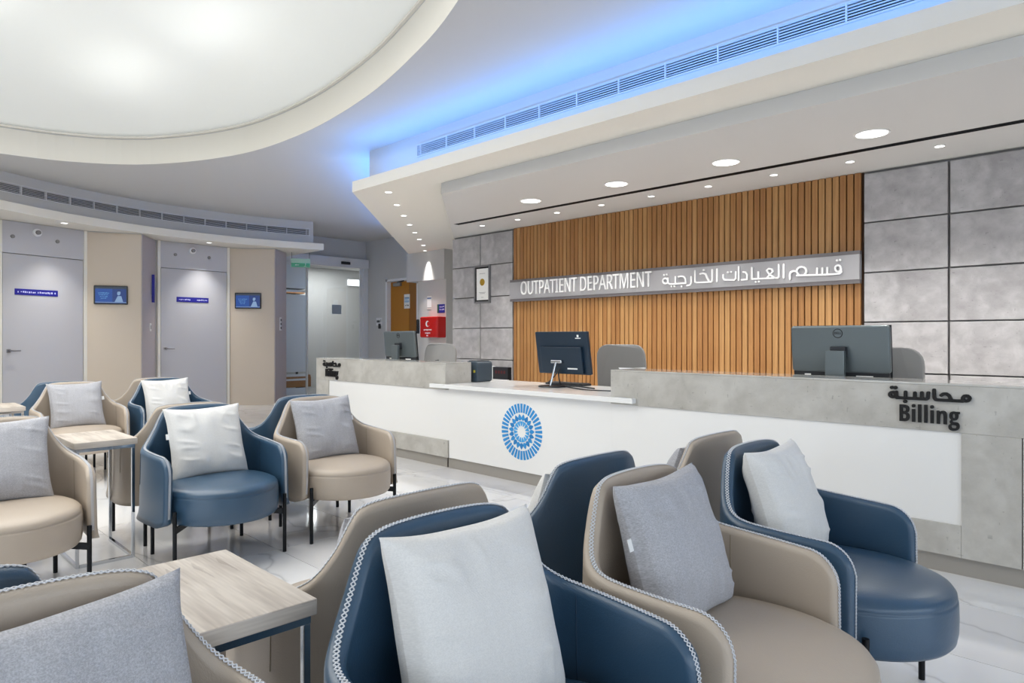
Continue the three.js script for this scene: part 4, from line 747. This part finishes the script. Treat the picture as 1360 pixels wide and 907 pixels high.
function armchair(kind) {
  const t = thing('armchair', '', 'armchair');
  part('shell', shellGeo, M[kind], t, 'leather tub back and arms'); part('seat', seatGeo, M[kind], t, 'round-fronted leather seat'); part('stitching', stitchGeo, M.stitch, t, 'white cross stitching').userData.kind = 'stuff'; for (const g of seamGeos) part('seam', g, M[kind + 'Seam'], t);
  for (const g of [...legGeo.f, ...legGeo.b]) part('leg', g, M.blackMetal, t); part('under_frame', frameGeo, M.blackMetal, t); return t;
}
// cushions: puffed squares with pulled-out corners and soft folds
function cushionGeo(k, W = 0.425, H = 0.415, D = 0.17) {
  const n = 44, pos = [], uv = [], idx = [];
  const fold = (u, v) => {
    const au = Math.abs(u), av = Math.abs(v), e = Math.max(au, av), ridge = (n) => { const q = 1 - Math.abs(2 * n - 1); return q * q * q; };
    const side = 0.010 * ridge(noise(u * 1.6 + 9 + k * 3, v * 4.2 + 0.9 * u + 9 + k, 64, k)) * smooth(0.2, 0.7, au) * (1 - smooth(0.68, 0.97, au));
    const foot = 0.007 * ridge(noise(u * 4.0 + 5 + k, v * 1.6 + k * 5 + 30, 64, k + 4)) * smooth(0.25, 0.7, av) * (1 - smooth(0.68, 0.97, av));
    return side + foot + 0.014 * (noise(u * 2.0 + 20 + k, v * 2.0 + 20, 64, k + 7) - 0.5) * (1 - e * e);
  };
  for (const sg of [1, -1]) for (let j = 0; j <= n; j++) for (let i = 0; i <= n; i++) {
    const u = 2 * i / n - 1, v = 2 * j / n - 1, a = 1 - u * u, b = 1 - v * v;
    const th = D / 2 * Math.pow(Math.max(0, a * b), 0.36) * (1 + 0.12 * (-v)) + (a * b > 0 ? fold(u, v) * Math.min(1, 6 * a) * Math.min(1, 6 * b) : 0);
    pos.push(u * W / 2 * (1 - 0.08 * b + 0.004 * Math.sin(7 * v + k)), v * H / 2 * (1 - 0.08 * a + 0.004 * Math.sin(6 * u + 2 * k)), sg * Math.max(0.0012, th)); uv.push(i / n * W, j / n * H);
  }
  const C = n + 1, off = C * C;
  for (let j = 0; j < n; j++) for (let i = 0; i < n; i++) { const a = j * C + i, b = a + 1, c = a + C, d = c + 1; idx.push(a, b, c, b, d, c, a + off, c + off, b + off, b + off, c + off, d + off); }
  for (let i = 0; i < n; i++) for (const [a, b] of [[i, i + 1], [n * C + i + 1, n * C + i], [(i + 1) * C, i * C], [i * C + n, (i + 1) * C + n]]) idx.push(a, a + off, b, b, a + off, b + off);
  const g = new THREE.BufferGeometry(); g.setAttribute('position', new THREE.Float32BufferAttribute(pos, 3)); g.setAttribute('uv', new THREE.Float32BufferAttribute(uv, 2)); g.setIndex(idx); g.computeVertexNormals(); return g;
}
const cushions = [0, 1, 2, 3].map((k) => cushionGeo(k));
const tagGeo = box(-0.008, 0.022, -0.016, 0.016, -0.001, 0.001);
function cushion(cx, cz, turn, kind, roll, label, k, back = 0, slide = 0, yaw = 0, drop = 0) {
  const t = thing('cushion', label, 'cushion');
  const m = part('cover', cushions[k % 4], kind, t); const tag = part('tag', tagGeo, M.tag, t, 'small white sewn tag'); tag.position.set(k % 2 ? 0.195 : -0.205, 0.05, 0);
  const q = new THREE.Quaternion().setFromAxisAngle(V(0, 1, 0), turn + Math.PI / 2 + yaw).multiply(new THREE.Quaternion().setFromAxisAngle(V(1, 0, 0), -0.30 - 2 * Math.max(0, drop))).multiply(new THREE.Quaternion().setFromAxisAngle(V(0, 0, 1), roll));
  t.quaternion.copy(q); const lx = -0.118 + back, lz = slide; t.position.set(cx + Math.cos(turn) * lx + Math.sin(turn) * lz, 0.612 - drop, cz - Math.sin(turn) * lx + Math.cos(turn) * lz); return t;
}
const tubs = { blue: null, taupe: null };
function place(kind, cx, cz, turn, label, group, cushionKind, cushionLabel, roll = 0, k = 0, yaw = 0, slide = 0, drop = turn ? 0.045 : 0) {
  let c; if (!tubs[kind]) { c = tubs[kind] = armchair(kind); c.position.set(cx, 0, cz); c.rotation.y = turn; c.userData.label = label; c.userData.group = group; } else c = copy(tubs[kind], [cx, 0, cz], turn, label, group);
  cushion(cx, cz, turn, cushionKind === 'w' ? M.pillowWhite : M.pillowGrey, roll, cushionLabel, k, 0, slide, yaw, drop); return c;
}
const F = 0, R = Math.PI, N1 = 'armchairs of the double row nearest the desk end', N2 = 'armchairs of the middle double row', N3 = 'armchairs of the row by the doors';
place('taupe', -1.03, -0.195, F, 'taupe leather armchair next to the end blue armchair, before the low laminate table', N1, 'g', 'large grey woven cushion on the taupe armchair before the low laminate table', 0.05, 0, 0.04, -0.025, 0.012);
place('blue', -0.93, -0.95, F, 'blue leather armchair with slumped white cushion, between two taupe armchairs', N1, 'w', 'white cushion slumped in the blue armchair between two taupe ones', -0.03, 1, 0.05);
place('taupe', -0.91, -1.68, F, 'taupe leather armchair with tilted grey cushion, between two blue armchairs', N1, 'g', 'grey woven cushion tilted in the taupe armchair between two blue ones', 0.015, 2, 0.03);
place('blue', -0.905, -2.415, F, 'blue leather armchair at the row end close to the Billing desk', N1, 'w', 'white cushion in the blue armchair at the row end by the Billing desk', 0.01, 3, 0.04);
place('blue', -1.70, -0.05, R, 'blue leather armchair turned away, beyond the low laminate table', N1, 'w', 'white cushion in the turned blue armchair beside the low laminate table', 0.05, 2);
place('taupe', -1.635, -1.07, R, 'taupe leather armchair turned away, touching the low laminate table', N1, 'g', 'grey cushion peeping past the turned taupe armchair by the laminate table', 0.04, 3, 0, 0.0);
place('blue', -1.65, -1.80, R, 'dark blue leather armchair turned away, between two turned taupe armchairs', N1, 'w', 'white cushion peeping past the turned dark blue armchair', 0.05, 0);
place('taupe', -1.62, -2.56, R, 'taupe leather armchair turned away at the row end by the desk', N1, 'g', 'grey cushion peeping past the turned taupe armchair at the row end', 0.04, 1);
place('taupe', -3.87, -0.55, F, 'taupe leather armchair at the side of the chrome-legged table, in the middle row', N2, 'g', 'grey cushion in the taupe armchair beside the chrome-legged table', 0.0, 2);
place('blue', -3.84, -1.50, F, 'blue leather armchair with upright white cushion in the middle row', N2, 'w', 'white cushion standing upright in the blue armchair of the middle row', 0.02, 0);
place('taupe', -3.86, -2.26, F, 'taupe leather armchair beside the upright blue one, facing the desk emblem', N2, 'g', 'grey cushion in the taupe armchair at the end of the middle row', 0.03, 3);
place('blue', -4.53, -0.45, R, 'blue leather armchair turned away behind the middle row end', N2, 'w', 'white cushion in the turned blue armchair behind the middle row end', 0.04, 1);
place('taupe', -4.50, -1.52, R, 'taupe leather armchair turned away behind the upright white cushion', N2, 'g', 'grey cushion in the turned taupe armchair of the middle row', 0.04, 2);
place('blue', -4.52, -2.28, R, 'blue leather armchair turned away at the end of the middle row', N2, 'w', 'white cushion in the turned blue armchair of the middle row', 0.04, 0);
place('taupe', -6.77, -1.50, F, 'taupe leather armchair with squared grey cushion in the row by the doors', N3, 'g', 'squared grey cushion in the taupe armchair of the row by the doors', 0.02, 1);
place('blue', -6.78, -2.25, F, 'blue leather armchair with white cushion in the row by the doors', N3, 'w', 'white cushion in the blue armchair of the row by the doors', 0.03, 3);
place('blue', -7.44, -1.46, R, 'dark blue leather armchair turned towards the doors, behind the squared grey cushion', N3, 'w', 'white cushion in the dark blue armchair turned towards the doors', 0.05, 2);
place('taupe', -7.45, -2.24, R, 'taupe leather armchair turned towards the doors', N3, 'g', 'grey cushion in the taupe armchair turned towards the doors', 0.05, 0);

// small laminate tables with chrome frames (long side along x)
function sideTable() {
  const t = thing('side_table', '', 'side table'); const w = 0.235, d = 0.15, h = 0.655;
  part('table_top', box(-w, w, h - 0.034, h, -d, d, 0.003), M.laminate, t, 'wood-grain laminate top');
  part('top_frame', merge([box(-w + 0.01, w - 0.01, h - 0.052, h - 0.034, -d + 0.01, -d + 0.026), box(-w + 0.01, w - 0.01, h - 0.052, h - 0.034, d - 0.026, d - 0.01), box(-w + 0.01, -w + 0.026, h - 0.052, h - 0.034, -d + 0.026, d - 0.026), box(w - 0.026, w - 0.01, h - 0.052, h - 0.034, -d + 0.026, d - 0.026)]), M.chrome, t, 'chrome top frame');
  for (const x of [-w + 0.018, w - 0.018]) for (const z of [-d + 0.018, d - 0.018]) part('leg', box(x - 0.008, x + 0.008, 0, h - 0.052, z - 0.008, z + 0.008, 0.002), M.chrome, t);
  part('floor_runner', merge([box(-w + 0.026, w - 0.026, 0, 0.016, -d + 0.01, -d + 0.026), box(-w + 0.026, w - 0.026, 0, 0.016, d - 0.026, d - 0.01), box(w - 0.026, w - 0.010, 0, 0.016, -d + 0.026, d - 0.026)]), M.chrome, t, 'chrome floor runners'); return t;
}
{
  const t = sideTable(); t.position.set(-1.527, 0, -0.566); t.userData.label = 'low laminate-topped table between two turned armchairs, closest to the grey woven cushion';
  copy(t, [-4.31, 0, -1.025], 0, 'laminate-topped table with visible chrome legs between taupe and blue armchairs of the middle row'); copy(t, [-6.80, 0, -0.93], 0, 'laminate-topped table in the row by the doors');
}
renderer.render(scene, camera);
